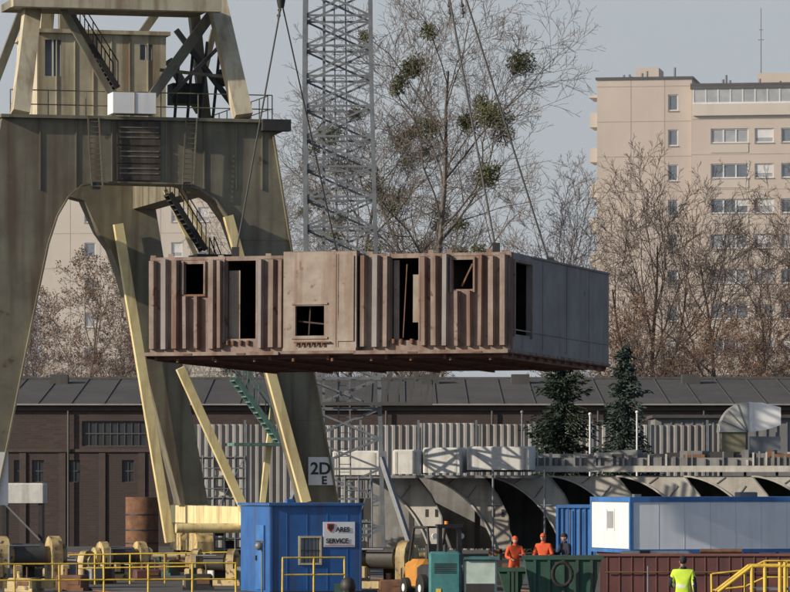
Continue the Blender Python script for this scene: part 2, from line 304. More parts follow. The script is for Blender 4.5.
# ---------------------------------------------------------------- gantry crane
def crane():
    fr=Fr(8,164,15); G=22.0
    root=empty('portal_crane',fr.M@Vector((5,11,0)))
    out=[(2,118),(285,121),(285,131),(273,136),(292,255),(338,508),(307,508),(262,330),(240,250),(229,220),(215,200),(199,189),(180,184),(98,182),(82,185),(68,197),(57,216),(48,244),(30,330),(8,440),(-6,508),(-44,508),(-22,300),(-8,180)]
    b=MB(); b.M=fr.M; b.use(crane_y); loc=xz(fr,out); b.prism(loc,0,1.3)
    for u in (40,76,112,166,204,236,262): 
        p=fr.L(u,120);q=fr.L(u,182 if 80<u<200 else 190); b.beam(p-Vector((0,.02,0)),q-Vector((0,.02,0)),.05,.04,up=(0,1,0))
    for v in (240,300,360,420,470):
        ua=240 if v<260 else 240+(v-250)*.266; ub=292+(v-255)*.18
        p=fr.L(ua+2,v);q=fr.L(ub-1,v); b.box(p.x,q.x,-.02,-.002,p.z,p.z+.05)
    p=fr.L(0,117);q=fr.L(287,120.5); b.box(p.x,q.x,-.25,1.5,p.z-.02,p.z+.1)
    arch=loc[6:21]
    for a,c in zip(arch,arch[1:]): b.beam((a[0],.6,a[1]),(c[0],.6,c[1]),.06,1.5,up=(0,1,0))
    ol=loc[3:6]
    for a,c in zip(ol,ol[1:]): b.beam((a[0],.6,a[1]),(c[0],.6,c[1]),.06,1.5,up=(0,1,0))
    b.use(darkst); p=fr.L(260,120);q=fr.L(288,132); b.box(p.x,q.x,-.5,-.02,q.z,p.z)
    for u in (95,185): p=fr.L(u,184); b.box(p.x-.15,p.x+.15,-.3,-.02,p.z-.2,p.z+.05)
    p=fr.L(272,268);q=fr.L(284,290); b.box(p.x,q.x,-.03,-.002,q.z,p.z)
    b.use(crane_y); p=fr.L(273,269);q=fr.L(283,289); b.box(p.x,q.x,-.04,-.031,q.z,p.z)
    b.done('front_portal_frame',root)
    b=MB(); b.M=fr.M; b.use(crane_y)
    zt=max(z for x,z in loc)
    rr=[(x,(z+(.9 if 11<=i<=15 else 0))) for i,(x,z) in enumerate(loc)]
    b.prism(rr,G,G+1.2); b.done('rear_portal_frame',root)
    b=MB(); b.M=fr.M; b.use(crane_y)
    b.box(loc[1][0]-1.2,loc[1][0]-.2,1.31,G-.01,zt-2.0,zt-.3); b.box(loc[0][0]+.2,loc[0][0]+1.2,1.31,G-.01,zt-2.0,zt-.3)
    xr=(loc[5][0]+loc[6][0])/2; xl=(loc[20][0]+loc[21][0])/2; zb=loc[5][1]
    b.use(crane_b)
    for x in (xr,xl): b.box(x-.4,x+.4,-2,G+3,zb-.75,zb-.02)
    b.done('sill_beams',root)
    b=MB(); b.M=fr.M
    for x in (xr,xl):
        for y in (0.6,G+.6):
            for s in (-1.6,1.6):
                b.use(byell); b.prismx([(y+s-1.1,.55),(y+s+1.1,.55),(y+s+1.1,.95),(y+s+.4,zb-.76),(y+s-.4,zb-.76),(y+s-1.1,.95)],x-.35,x+.35)
                b.use(darkst)
                for w_ in (-.65,.65): b.tube((x-.2,y+s+w_,.42),(x+.2,y+s+w_,.42),.38,n=14)
    b.use(rust); b.box(xr-.06,xr+.06,-40,G+60,.004,.05); b.box(xl-.06,xl+.06,-40,G+60,.004,.05)
    b.done('bogies',root)
    b=MB(); b.M=fr.M; b.use(crane_b)
    b.beam(fr.L(228,216,-.3),fr.L(306,502,-.3),.34,.3,up=(0,1,0))
    b.beam(fr.L(118,224,G-.4),fr.L(170,542,G-.4),.38,.35,up=(0,1,0))
    b.beam(fr.L(180,368,9),fr.L(250,522,9),.32,.3,up=(0,1,0))
    b.beam(fr.L(275,392,9),fr.L(262,505,9),.22,.2,up=(0,1,0))
    b.beam(fr.L(165,190,12),fr.L(196,255,12),.16,.16); b.beam(fr.L(180,188,12),fr.L(212,256,12),.16,.16)
    b.tube(fr.L(176,528,12),fr.L(240,528,12),.2,n=10); b.tube(fr.L(120,556,14),fr.L(205,556,14),.12)
    b.done('yellow_braces',root)
    b=MB(); b.M=fr.M
    def stair(p,q,wd,m1,n=12):
        b.use(m1); o=Vector((0,wd,0))
        for k in (Vector((0,0,0)),o):
            b.beam(p+k,q+k,.07,.2); b.beam(p+k+Vector((0,0,1)),q+k+Vector((0,0,1)),.04,.04)
            for i in range(0,n+1,3): c=p.lerp(q,i/n)+k; b.beam(c,c+Vector((0,0,1)),.035)
        for i in range(n): c=p.lerp(q,(i+.5)/n); b.box(c.x-.13,c.x+.13,c.y+.01,c.y+wd-.01,c.z-.02,c.z+.03)
    stair(fr.L(236,378,8),fr.L(282,442,8),.8,green); stair(fr.L(170,193,9),fr.L(206,250,9),.8,darkst); stair(fr.L(214,262,9),fr.L(240,330,9),.8,darkst)
    stair(fr.L(68,8,4),fr.L(118,88,4),.9,darkst,18)
    p=fr.L(195,252,9);q=fr.L(232,258,9); b.box(p.x,q.x,8.6,10.2,q.z,q.z+.12)
    p=fr.L(232,440,8);q=fr.L(290,446,8); b.use(green); b.box(p.x,q.x,7.6,9.2,q.z,q.z+.12)
    b.done('stairs',root)
    b=MB(); b.M=fr.M; b.use(crane_c)
    def bm(u1,v1,u2,v2,y1,y2,w,h=None,m=None):
        b.use(m or crane_c); b.beam(fr.L(u1,v1,y1),fr.L(u2,v2,y2),w,h or w,up=(0,1,0))
    bm(20,114,40,-60,.6,3,.62,.6); bm(243,117,200,-70,.6,3,.66,.6)
    bm(40,110,52,-60,11,8,.5); bm(205,118,186,-60,11,8,.4,None,crane_y)
    bm(152,96,216,8,1,3,.36,.3,crane_y); bm(86,112,160,8,9,9,.3,.3,crane_y)
    bm(168,60,200,112,10,10,.3,None,crane_y); bm(176,30,238,112,8,8,.2,None,darkst); bm(214,30,196,108,12,12,.22,None,crane_y)
    bm(170,96,226,40,6,6,.14,None,darkst); bm(160,70,236,78,5,5,.12,None,crane_y)
    bm(-8,90,24,6,5,5,.3,None,crane_y)
    bm(60,4,112,96,.8,.8,.24,.2,crane_y)
    p=fr.L(12,7,0);q=fr.L(220,0,0); b.use(crane_c); b.box(p.x,q.x,-.3,.2,p.z,q.z); b.use(crane_y); b.box(p.x+.2,q.x-.2,.22,3.4,p.z+.14,q.z-.05)
    b.box(fr.L(60,80,8).x,fr.L(75,80,8).x,8,8.4,zt,fr.L(60,0,8).z)
    b.done('tower_legs',root)
    b=MB(); b.M=fr.M
    p=fr.L(38,116,7);q=fr.L(166,36,7)
    x0,x1,z0,z1=p.x,q.x,p.z,q.z
    w1=xz(fr,[(45,76),(61,40)],7); w2=xz(fr,[(140,60),(152,45)],7)
    ops=[(w1[0][0],w1[1][0],w1[0][1],w1[1][1]),(w2[0][0],w2[1][0],w2[0][1],w2[1][1])]
    b.use(crane_c); b.wall(x0,x1,z0,z1,7,ops,.1); b.box(x0,x1,7.2,11.5,z0,z1); b.box(x0-.15,x1+.15,6.85,11.6,z1,z1+.15)
    for i in range(1,7): x=x0+(x1-x0)*i/7; b.box(x-.02,x+.02,6.97,7,z0,z1)
    b.use(glass)
    for o in ops: b.box(o[0],o[1],7.08,7.15,o[2],o[3])
    b.use(frame)
    for o in ops: b.box((o[0]+o[1])/2-.03,(o[0]+o[1])/2+.03,7.04,7.08,o[2],o[3])
    b.use(crane_y); b.box(x0,x1,6.6,7.0,z0-.3,z0)
    b.use(darkst); q2=fr.L(170,84,9); b.box(q2.x,q2.x+1.2,8.5,9.5,q2.z-.8,q2.z); b.ball((q2.x+1.9,8,q2.z+.2),.35)
    for k in range(4): b.tube((q2.x+k*.5,8.2,q2.z-1.6),(q2.x+.2+k*.55,8.2,q2.z+1.2+k*.2),.06,n=6)
    b.use(crane_c); zt2=fr.L(0,-90).z; b.box(-1+x0,x1+3,1,10,zt2,zt2+5)
    b.done('machinery_house',root)
    b=MB(); b.M=fr.M; b.use(white); p=fr.L(113,113,-.6);q=fr.L(156,93,-.6); b.box(p.x,q.x,-.6,.4,p.z,q.z)
    b.use(joint); b.box((p.x+q.x)/2-.02,(p.x+q.x)/2+.02,-.62,-.6,p.z,q.z)
    b.use(mat('plate_brown',(.07,.055,.045),(.03,.025,.022),scale=3,streak=(.13,.1,.08)))
    for v0,v1 in ((122,145),(148,163),(165,180)):
        p=fr.L(117,v1);q=fr.L(160,v0); b.box(p.x,q.x,-.12,-.001,p.z,q.z)
    b.use(crane_y)
    for v0 in (128,133,138,152,157,169,174): p=fr.L(119,v0);q=fr.L(158,v0); b.box(p.x,q.x,-.14,-.121,p.z,p.z+.05)
    b.use(white)
    p=fr.L(308,485);q=fr.L(334,457); b.box(p.x,q.x,-.06,-.02,p.z,q.z)
    p=fr.L(-14,505);q=fr.L(8,452); b.box(p.x,q.x,-.06,-.02,p.z,q.z)
    b.done('plates_and_boards',root)
    for txt,u,v,sz in (('2D',310,474,.62),('E',321,484,.42)):
        cu=bpy.data.curves.new('leg_number','FONT'); cu.body=txt; cu.size=sz; cu.extrude=.005; cu.offset=.012; cu.materials.append(darkst)
        o=bpy.data.objects.new('leg_number',cu); sc.collection.objects.link(o); o.parent=root
        p=fr.M@(fr.L(u,v)+Vector((0,-.075,0))); o.location=p-root.location; o.rotation_euler=(math.radians(90),0,math.radians(15))
    b=MB(); b.M=fr.M; b.use(crane_c)
    def rail(pts,h=1.05,r=.022):
        for a,c in zip(pts,pts[1:]):
            n=max(1,int((c-a).length/1.3))
            for i in range(n+1): p=a.lerp(c,i/n); b.tube(p,p+Vector((0,0,h)),r,n=5)
            for k in (h,h*.5): b.tube(a+Vector((0,0,k)),c+Vector((0,0,k)),r,n=5)
    z=loc[0][1]+.1
    rail([Vector((loc[1][0]-.3,1.5,z)),Vector((loc[1][0]-.3,G,z))])
    b.use(crane_y)
    rail([Vector((.3,1.2,z)),Vector((loc[1][0]-.2,1.2,z))])
    for (u1,v1,u2,v2) in ((88,116,92,186),(186,118,183,184)):
        p=fr.L(u1,v1,-.3);q=fr.L(u2,v2,-.3); o=Vector((.4,0,0)); b.beam(p,q,.05);b.beam(p+o,q+o,.05)
        for i in range(14): c=p.lerp(q,i/13); b.beam(c,c+o,.03)
    b.done('railings',root)
crane()

# ---------------------------------------------------------------- lattice mast
def mast():
    d=200.; b=MB(); b.use(galv)
    z0,z1=0.0,32.0
    def half(z): return 2.05-.3*min(1,z/25.)
    cx=lambda z: X(338,d)+ (.35*(1-z/22.) if z<22 else 0)
    n=24; lev=[z0+(z1-z0)*i/n for i in range(n+1)]
    cor=lambda z,i:Vector((cx(z)+half(z)*(1 if i in(1,2) else -1)*.82,d+half(z)*(1 if i in(2,3) else -1)*.82,z))
    for i in range(4): 
        for a,c in zip(lev,lev[1:]): b.beam(cor(a,i),cor(c,i),.18)
    for k,(a,c) in enumerate(zip(lev,lev[1:])):
        for i in range(4):
            j=(i+1)%4
            b.beam(cor(a,i),cor(a,j),.09); b.beam(cor(a,i),cor(c,j),.085); b.beam(cor(a,j),cor(c,i),.085)
    x=cx(0)
    for s in (-.25,.25): b.beam((x+s,d,0),(cx(z1)+s,d,z1),.06)
    for i in range(90): z=i*.35; b.beam((cx(z)-.25,d,z),(cx(z)+.25,d,z),.03)
    b.beam((cx(0)-1,d-.4,0),(cx(30)-.6,d-.4,30),.12)
    for i in range(4):
        c=cor(4.5,i); o=Vector(((1 if i in(1,2) else -1)*1.5,(1 if i in(2,3) else -1)*1.2,-4.5)); b.beam(c,c+o,.2)
    b.use(roofs); z=Z(404,d); b.box(X(322,d),X(432,d),d-2.2,d-1.9,z-.1,z+.05)
    for u in range(322,433,11): b.beam((X(u,d),d-2.05,z),(X(u,d),d-2.05,z+1),.04)
    b.beam((X(322,d),d-2.05,z+1),(X(432,d),d-2.05,z+1),.05)
    for u in (385,396,410,425): b.beam((X(u,d),d-2.05,z+.05),(X(u+9,d),d-2.05,z+1.9),.12)
    b.done('lattice_mast')
mast()

# ---------------------------------------------------------------- apartment buildings
def apartment(name,u0,d,yaw,width,top,cols,floors,fh,depth,m,first):
    fr=Fr(u0,d,yaw); root=empty(name,fr.M@Vector((width/2,depth/2,0)))
    z1=Z(top,d); ops=[]; wl=[]
    for k in range(floors):
        zc=z1-first-k*fh
        if zc<2: break
        for (a,b_,h,ty) in cols:
            ops.append((a,b_,zc-h/2,zc+h/2)); wl.append((a,b_,zc-h/2,zc+h/2,ty))
    b=MB(); b.M=fr.M; b.use(m); b.wall(0,width,0,z1,0,ops,.25)
    b.add([(0,0,0),(0,depth,0),(0,depth,z1),(0,0,z1)],[(0,1,2,3)]); b.add([(width,0,0),(width,depth,0),(width,depth,z1),(width,0,z1)],[(0,1,2,3)]); b.add([(0,depth,0),(width,depth,0),(width,depth,z1),(0,depth,z1)],[(0,1,2,3)])
    b.use(joint)
    for k in range(floors): 
        z=z1-first+fh*.5-k*fh-.1
        if z>1: b.box(0,width,-.012,-.0,z,z+.05)
    x=2.7
    while x<width: 
        if not any(o[0]-.1<x<o[1]+.1 for o in ops): b.box(x,x+.05,-.01,0,0,z1)
        x+=2.7
    b.done('walls',root)
    b=MB(); b.M=fr.M; b.use(roofm); b.box(-.12,width+.12,-.15,depth+.2,z1,z1+.18)
    b.use(m); b.box(width*.35,width*.6,4,8,z1+.19,z1+1.3) ; b.use(galv)
    for i in range(6): x=R.uniform(1,width-1); b.tube((x,3,z1+.18),(x,3,z1+R.uniform(.5,1.2)),.1,n=6)
    b.done('roof',root)
    b=MB(); b.M=fr.M
    for a,c,e,f,ty in wl:
        b.use(glassl if R.random()<.4 else glass); b.box(a,c,.17,.24,e,f); b.use(frame)
        t=.09
        b.box(a,c,.1,.169,e,e+t);b.box(a,c,.1,.169,f-t,f);b.box(a,a+t,.1,.169,e+t,f-t);b.box(c-t,c,.1,.169,e+t,f-t)
        n=max(1,int((c-a)/1.0+.3))
        for i in range(1,n): x=a+(c-a)*i/n; b.box(x-.06,x+.06,.1,.169,e+t,f-t)
        if R.random()<.35: i=R.randrange(n); b.use(frame); b.box(a+(c-a)*i/n+.1,a+(c-a)*(i+1)/n-.1,.15,.165,e+t+R.choice((.3,.5)),f-t)
        b.use(joint); b.box(a-.05,c+.05,-.08,0,e-.07,e-.005)
    b.done('windows',root)
    return fr,root,z1
fr,root,zt=apartment('apartment_tower',597,360,-9,7.6,80,[(5.7,6.5,1.3,0)],12,2.8,14,beige,1.9)
b=MB(); b.M=fr.M; b.use(beige2)
for k in range(11):
    z=zt-3.6-k*2.8
    if z>1: b.box(-.62,0-.01,.5,4,z,z+1.0); b.box(-.64,-.01,.48,4,z-.15,z-.002)
b.box(-.7,-.01,.3,4.2,zt-1.4,zt-1.2)
b.done('balconies',root)
fr,root2,zt2=apartment('apartment_tower',692,358.5,-9,14,86,[(1.5,4.5,1.15,0),(5.0,6.5,1.15,0),(7.1,9.6,1.15,0),(10.4,12.6,1.15,0)],12,2.8,12.5,beige,4.0)
b=MB(); b.M=fr.M; 
b.use(beige2); b.box(.1,8,-.35,-.02,zt2-2.4,zt2-1.5)
b.use(white); b.box(.1,8,-.36,-.01,zt2-1.499,zt2-1.35)
b.use(glassl); b.box(.1,8,-.3,-.02,zt2-1.349,zt2-.3)
b.use(frame)
for i in range(9): b.box(.1+i*.98,.2+i*.98,-.34,-.301,zt2-1.349,zt2-.3)
b.use(roofm); b.box(-.1,14.1,-.4,-.0,zt2-.29,zt2-.05)
b.use(beige2); 
for k in range(11):
    z=zt2-4-k*2.8
    if z>2: b.box(1.5,4.5,-.05,-.001,z-1.35,z-.65)
b.done('top_floor_glazing',root2)
b=MB(); b.use(galv); p=P(761,78,364); b.tube(p-Vector((0,0,1)),P(761,8,364),.06,.03); b.beam(P(758,40,364),P(764,40,364),.05); b.beam(P(759,30,364),P(763,30,364),.05)
b.done('antenna_mast',root2)
apartment('apartment_block',40,400,-6,17.5,193,[(4.0,5.0,1.3,0),(8.2,9.2,1.3,0),(11.8,12.8,1.3,0),(14.2,15.2,1.3,0)],9,3.1,12,beige2,2.0)

# ---------------------------------------------------------------- warehouse
def warehouse():
    y=238.; k=y/F
    root=empty('brick_warehouse',Vector((0,y+8,0)))
    x0,x1=X(-60,y),X(900,y); ze=Z(404,y)
    ops=[]
    for i in range(8): 
        if i in (2,4,5,7): continue
        a=X(14+i*18,y); ops.append((a,a+12*k,Z(482,y),Z(460,y)))
    ops.append((X(82,y),X(146,y),Z(446,y),Z(421,y)))
    b=MB(); b.use(brick); b.wall(x0,x1,0,ze,y,ops,.25); b.box(x0,x0+.3,y+.01,y+18,0,ze); b.box(x1-.3,x1,y+.01,y+18,0,ze)
    b.use(mat('brick_cornice',(.08,.055,.048),(.055,.04,.035),scale=2)); b.box(x0,x1,y-.15,y-.002,ze-.35,ze); b.box(x0,X(240,y),y-.1,y-.002,Z(452,y),Z(449,y))
    for i in range(26): x=x0+i*2.1; b.box(x,x+.35,y-.09,y-.001,0,Z(453,y))
    b.use(roofs)
    for i in range(9): x=x0+1.2+i*5.6; b.tube((x,y-.2,0),(x,y-.2,ze-.36),.06,n=6)
    b.done('walls',root)
    b=MB()
    for o in ops:
        b.use(glassd); b.box(o[0],o[1],y+.15,y+.2,o[2],o[3]); b.use(roofs)
        n=max(2,int((o[1]-o[0])/.35))
        for i in range(n+1): x=o[0]+(o[1]-o[0])*i/n; b.box(x-.02,x+.02,y+.1,y+.149,o[2],o[3])
        for z in (o[2],(o[2]+o[3])/2,o[3]): b.box(o[0],o[1],y+.09,y+.099,z-.03,z+.03)
    b.done('windows',root)
    b=MB(); b.use(roofm); zr=Z(379,y+14)
    b.prismx([(y-.4,ze),(y+14,zr),(y+28,ze),(y+28,ze-.1),(y-.4,ze-.1)],x0-.3,x1+.3)
    b.use(roofs)
    for i in range(30): x=x0+i*1.75+R.uniform(-.1,.1); b.beam((x,y-.35,ze+.03),(x,y+14,zr+.03),.05,.03)
    b.beam((x0,y+14,zr+.06),(x1,y+14,zr+.06),.3,.1); b.use(corr2); b.beam((x0,y-.45,ze-.03),(x1,y-.45,ze-.03),.12,.08)
    b.use(roofm)
    for u in (430,520,690,60,160): x=X(u,y+12); b.box(x-.5,x+.5,y+11,y+12,zr-.5,zr+.2)
    b.done('roof',root)
warehouse()
def corrug(b,x0,x1,y,z0,z1,p=.35,d=.12):
    v=[];f=[];x=x0
    prof=((0,0),(.35,0),(.5,1),(.85,1))
    while x<x1:
        for a,c in prof: v+= [(x+a*p,y-c*d,z0),(x+a*p,y-c*d,z1)]
        x+=p
    n=len(v)//2
    for i in range(n-1): f.append((2*i,2*i+2,2*i+3,2*i+1))
    b.add(v,f)
b=MB(); y=226.; x0,x1=X(188,y),X(722,y); xm=x0
while xm<x1:
    b.use(R.choice((corr,corr,corr2))); xe=min(xm+2.9,x1); corrug(b,xm,xe-.1,y,0,Z(423,y)+R.uniform(-.12,.12)); xm=xe
b.use(galv)
xm=x0
while xm<x1: b.box(xm-.09,xm+.03,y-.2,y-.13,0,Z(420,y)); xm+=2.9
b.box(x0,x1,y+.02,y+.1,Z(425,y)-.1,Z(425,y)); b.box(x0,x1,y+.02,y+.1,1,1.1)
b.done('corrugated_fence')
b=MB(); y=229.; b.use(mat('shed_grey',(.2,.2,.2),(.14,.14,.14),scale=.6,streak=(.3,.29,.27))); b.box(X(655,y),X(830,y),y,y+5,0,Z(418,y)); b.use(roofm); b.box(X(652,y),X(833,y),y-.3,y+5.3,Z(418,y)+.002,Z(415,y))
b.use(galv)
for i in range(16): x=X(660+i*10.5,y); b.box(x,x+.08,y-.06,y-.003,Z(455,y),Z(421,y))
b.done('storage_shed')

# ---------------------------------------------------------------- hull sections
def hull():
    d=207.; k=d/F; pv=Vector((X(343,d),d,0)); HM=Matrix.Translation(pv)@Matrix.Rotation(math.radians(-11),4,'Z')@Matrix.Translation(-pv)
    root=empty('ship_hull_section',HM@Vector((X(580,d),d+3,0)))
    def nb(): q=MB(); q.M=HM; return q
    x9=X(840,d)
    b=nb(); b.use(concd); b.box(X(398,d),x9,d-.6,d+6,Z(470,d),Z(458,d))
    b.use(conc); b.box(X(398,d),x9,d-.75,d-.61,Z(472,d),Z(466,d)); b.use(concd)
    i=0
    while X(402+i*6.1,d)<x9:
        x=X(402+i*6.1,d)+R.uniform(-.05,.05); b.use(R.choice((concd,conc,concd)))
        if R.random()<.85: b.box(x,x+R.uniform(.05,.16),d-.72,d-.62,Z(465.8,d),Z(457,d)+R.uniform(-.15,.25))
        i+=1
    b.use(concd); b.box(X(540,d),x9,d+.5,d+6,Z(457.8,d),Z(454,d))
    for i in range(22): x=X(R.uniform(545,820),d); b.use(R.choice((concd,conc,darkst,rust))); b.box(x,x+R.uniform(.3,1.2),d+R.uniform(-.3,.3),d+R.uniform(1,3),Z(457.9,d),Z(457-R.uniform(2,7),d))
    b.done('deck_edge',root)
    b=nb()
    for (a,c,t,m) in ((343,391,451,475),(404,432,450,474),(434,472,448,473),(478,541,447,470)):
        b.use(concl); b.cbox(X(a,d),X(c,d),d-2.4,d-.8,Z(m,d),Z(t,d),.06)
        b.use(conc); b.box(X(a,d)+.1,X(a,d)+.2,d-2.42,d-2.4,Z(m,d),Z(t,d)-.1); b.box(X(c,d)-.3,X(c,d)-.2,d-2.42,d-2.4,Z(m,d),Z(t,d)-.1)
    b.use(concd); b.box(X(343,d),X(545,d),d-2.3,d-.7,Z(478,d),Z(475.2,d))
    b.done('ballast_blocks',root)
    b=nb()
    for i in range(8):
        u0=352+i*67; w=98*k; x0=X(u0,d); zt=Z(476,d); zb=.35
        n=14; o=[]
        for j in range(n+1):
            t=j/n; o.append((x0+w*.82*math.sin(t*math.pi/2)*.6+w*.82*t*.4, zb+(zt-zb)*(.5*(1-t**1.6)+.5*math.cos(t*math.pi/2))))
        b.use(conc); vs=[];fs=[]
        for j,(x,z) in enumerate(o): vs+=[(x,d-.4,z),(x,d+4.5,z)]
        for j in range(n): fs.append((2*j,2*j+1,2*j+3,2*j+2))
        b.add(vs,fs,True)
        b.use(conc if i%2==0 else concb)
        web=[(x,z) for x,z in o]+[(x0+w*.98,zb),(x0+w*.95,zb+.45*(zt-zb)),(x0+w*.84,zt-.25*(zt-zb)),(x0+w*.69,zt)]
        b.prism(web,d-.4,d-.34)
        b.use(concd)
        wr=web[n+1:]
        for a,c in zip(wr,wr[1:]): b.beam((a[0],d-.45,a[1]),(c[0],d-.45,c[1]),.06)
        b.use(conc)
        for a,c in zip(o,o[1:]): b.beam((a[0],d-.46,a[1]),(c[0],d-.46,c[1]),.1,.08)
        b.use(concd)
        for tt in (.3,.5): 
            q=o[int(tt*n)]; b.beam((q[0]+.1,d-.42,q[1]+.05),(q[0]+.5,d-.42,min(zt-.05,q[1]+.6)),.045)
        b.use(darkst)
        for tt in (.78,.88): xx=x0+w*tt; zz=zb+(zt-zb)*.5; b.box(xx,xx+.14,d-.415,d-.401,zz-.2,zz+.15)
        b.box(x0+w*.55,x0+w*.6,d+1,d+1.2,zb,zt)
    b.use(concd); b.box(X(350,d),x9,d+4.6,d+4.8,.3,Z(476,d))  # back wall coloured dark to paint in the shade between the frames
    b.use(rust)
    for i in range(8): x=X(365+i*64,d); b.box(x,x+.5,d-.6,d+.2,0,.35)
    b.done('flared_frames',root)
    b=nb(); b.use(galv)
    for u in (384,508,560): b.tube(P(u,560,d-3),P(u,470,d-3),.05); b.tube(P(u-6,505,d-3),P(u+8,505,d-3),.04)
    b.done('prop_poles',root)
hull()
def cowl():
    d=208.; b=MB(); b.use(mat('cowl_metal',(.5,.5,.46),(.4,.4,.37),scale=1.5,rough=.45,metal=.1,streak=(.28,.24,.18),samt=.5))
    x0,x1=X(720,d),X(748,d); z0,z1=Z(432,d),Z(402,d); xr=X(781,d)
    pts=[(x0,z0)]
    for j in range(9): t=j/8*math.pi/2; pts.append((x1-(x1-x0)*math.cos(t),z0+(z1-z0)*math.sin(t)))
    pts.append((x1+.02,z0)); b.prism(pts,d,d+2.2)
    b.use(galv)
    for q in range(1,4):
        t=q/4*math.pi/2; b.beam((x1,d-.02,z0),(x1-(x1-x0)*math.cos(t),d-.02,z0+(z1-z0)*math.sin(t)),.04)
    b.use(white); b.prism([(x1+.022,z0),(x1+.022,z1),(X(762,d),z1-.02),(xr,z1-.25),(xr,Z(425,d)),(X(765,d),Z(430,d))],d+.05,d+2.0)
    b.use(mat('cowl_olive',(.2,.19,.12),(.13,.12,.08),scale=2)); b.box(x0+.1,x1-.1,d+.1,d+2,Z(455,d),z0-.01); b.use(galv)
    b.box(x1+.1,xr,d+.2,d+.4,Z(455,d),z0-.2)
    for u in (722,746,778): b.box(X(u,d)-.06,X(u,d)+.06,d+.5,d+.62,0,z0)
    b.done('ventilation_cowl')
cowl()
for u,t,d in ((590,414,214),(637,412,214),(522,412,214)):
    b=MB(); b.use(galv if u==522 else frame); b.tube(P(u,t,d),Vector((X(u,d),d,0)),.04,.06); b.ball(P(u,t,d),.08); b.box(X(u,d)-.15,X(u,d)+.15,d-.15,d+.15,0,.1); b.done('flag_pole')

# ---------------------------------------------------------------- containers
def office():
    d=184.; M=Matrix.Translation((X(630,d),d,Z(553,d)))@Matrix.Rotation(math.radians(17),4,'Z')
    L,D,H=11.5,4.9,Z(497,d)-Z(553,d); b=MB(); b.M=M
    b.use(lblue); b.box(.12,L-.12,.04,D-.04,.15,H-.2)
    b.use(white); b.box(.03,.118,.15,D-.15,.17,H-.22)
    b.use(cblue)
    b.box(0,L,0,D,H-.2,H); b.box(0,L,0,D,0,.15)
    for x in (0,L-.15):
        for y in (0,D-.15): b.box(x,x+.15,y,y+.15,.15,H-.2)
    b.use(glassl); b.box(.012,.028,2.0,2.8,1.0,1.7); b.use(frame); b.box(.0,.029,1.9,1.99,.9,1.8); b.box(.0,.029,2.81,2.9,.9,1.8)
    b.use(mat('panel_seam',(.6,.62,.66),scale=2))
    for i in range(1,10): b.box(.12+i*1.13,.135+i*1.13,.033,.039,.16,H-.21)
    b.use(rust); b.box(.2,.6,.2,D-.3,-Z(553,d),0); b.box(L-.6,L-.2,.2,D-.3,-Z(553,d),0)
    b.use(galv); b.box(.3,.6,.3,.6,H,H+.12); b.cbox(5,5.8,.5,1.1,H,H+.2,.03)
    b.done('office_container')
    b=MB(); d=191.; b.M=Matrix.Translation((X(556,d),d,0))@Matrix.Rotation(math.radians(-8),4,'Z')
    L=2.44; b.use(cblue); H=Z(505,d)
    corrug(b,.1,L-.1,.1,.1,H-.1,.24,.05); b.box(.1,L-.1,.12,6,.1,H-.11)
    for x in (0,L-.1): b.box(x,x+.1,0,.1,0,H-.101)
    b.box(.1,L-.1,0,.09,0,.12); b.box(.1,L-.1,0,.09,H-.12,H-.101); b.box(0,L,0,6,H-.1,H)
    b.use(galv)
    for x in (.6,1.0,1.5,1.9): b.tube((x,-.03,.15),(x,-.03,H-.2),.02,n=5)
    b.done('shipping_container')
office()
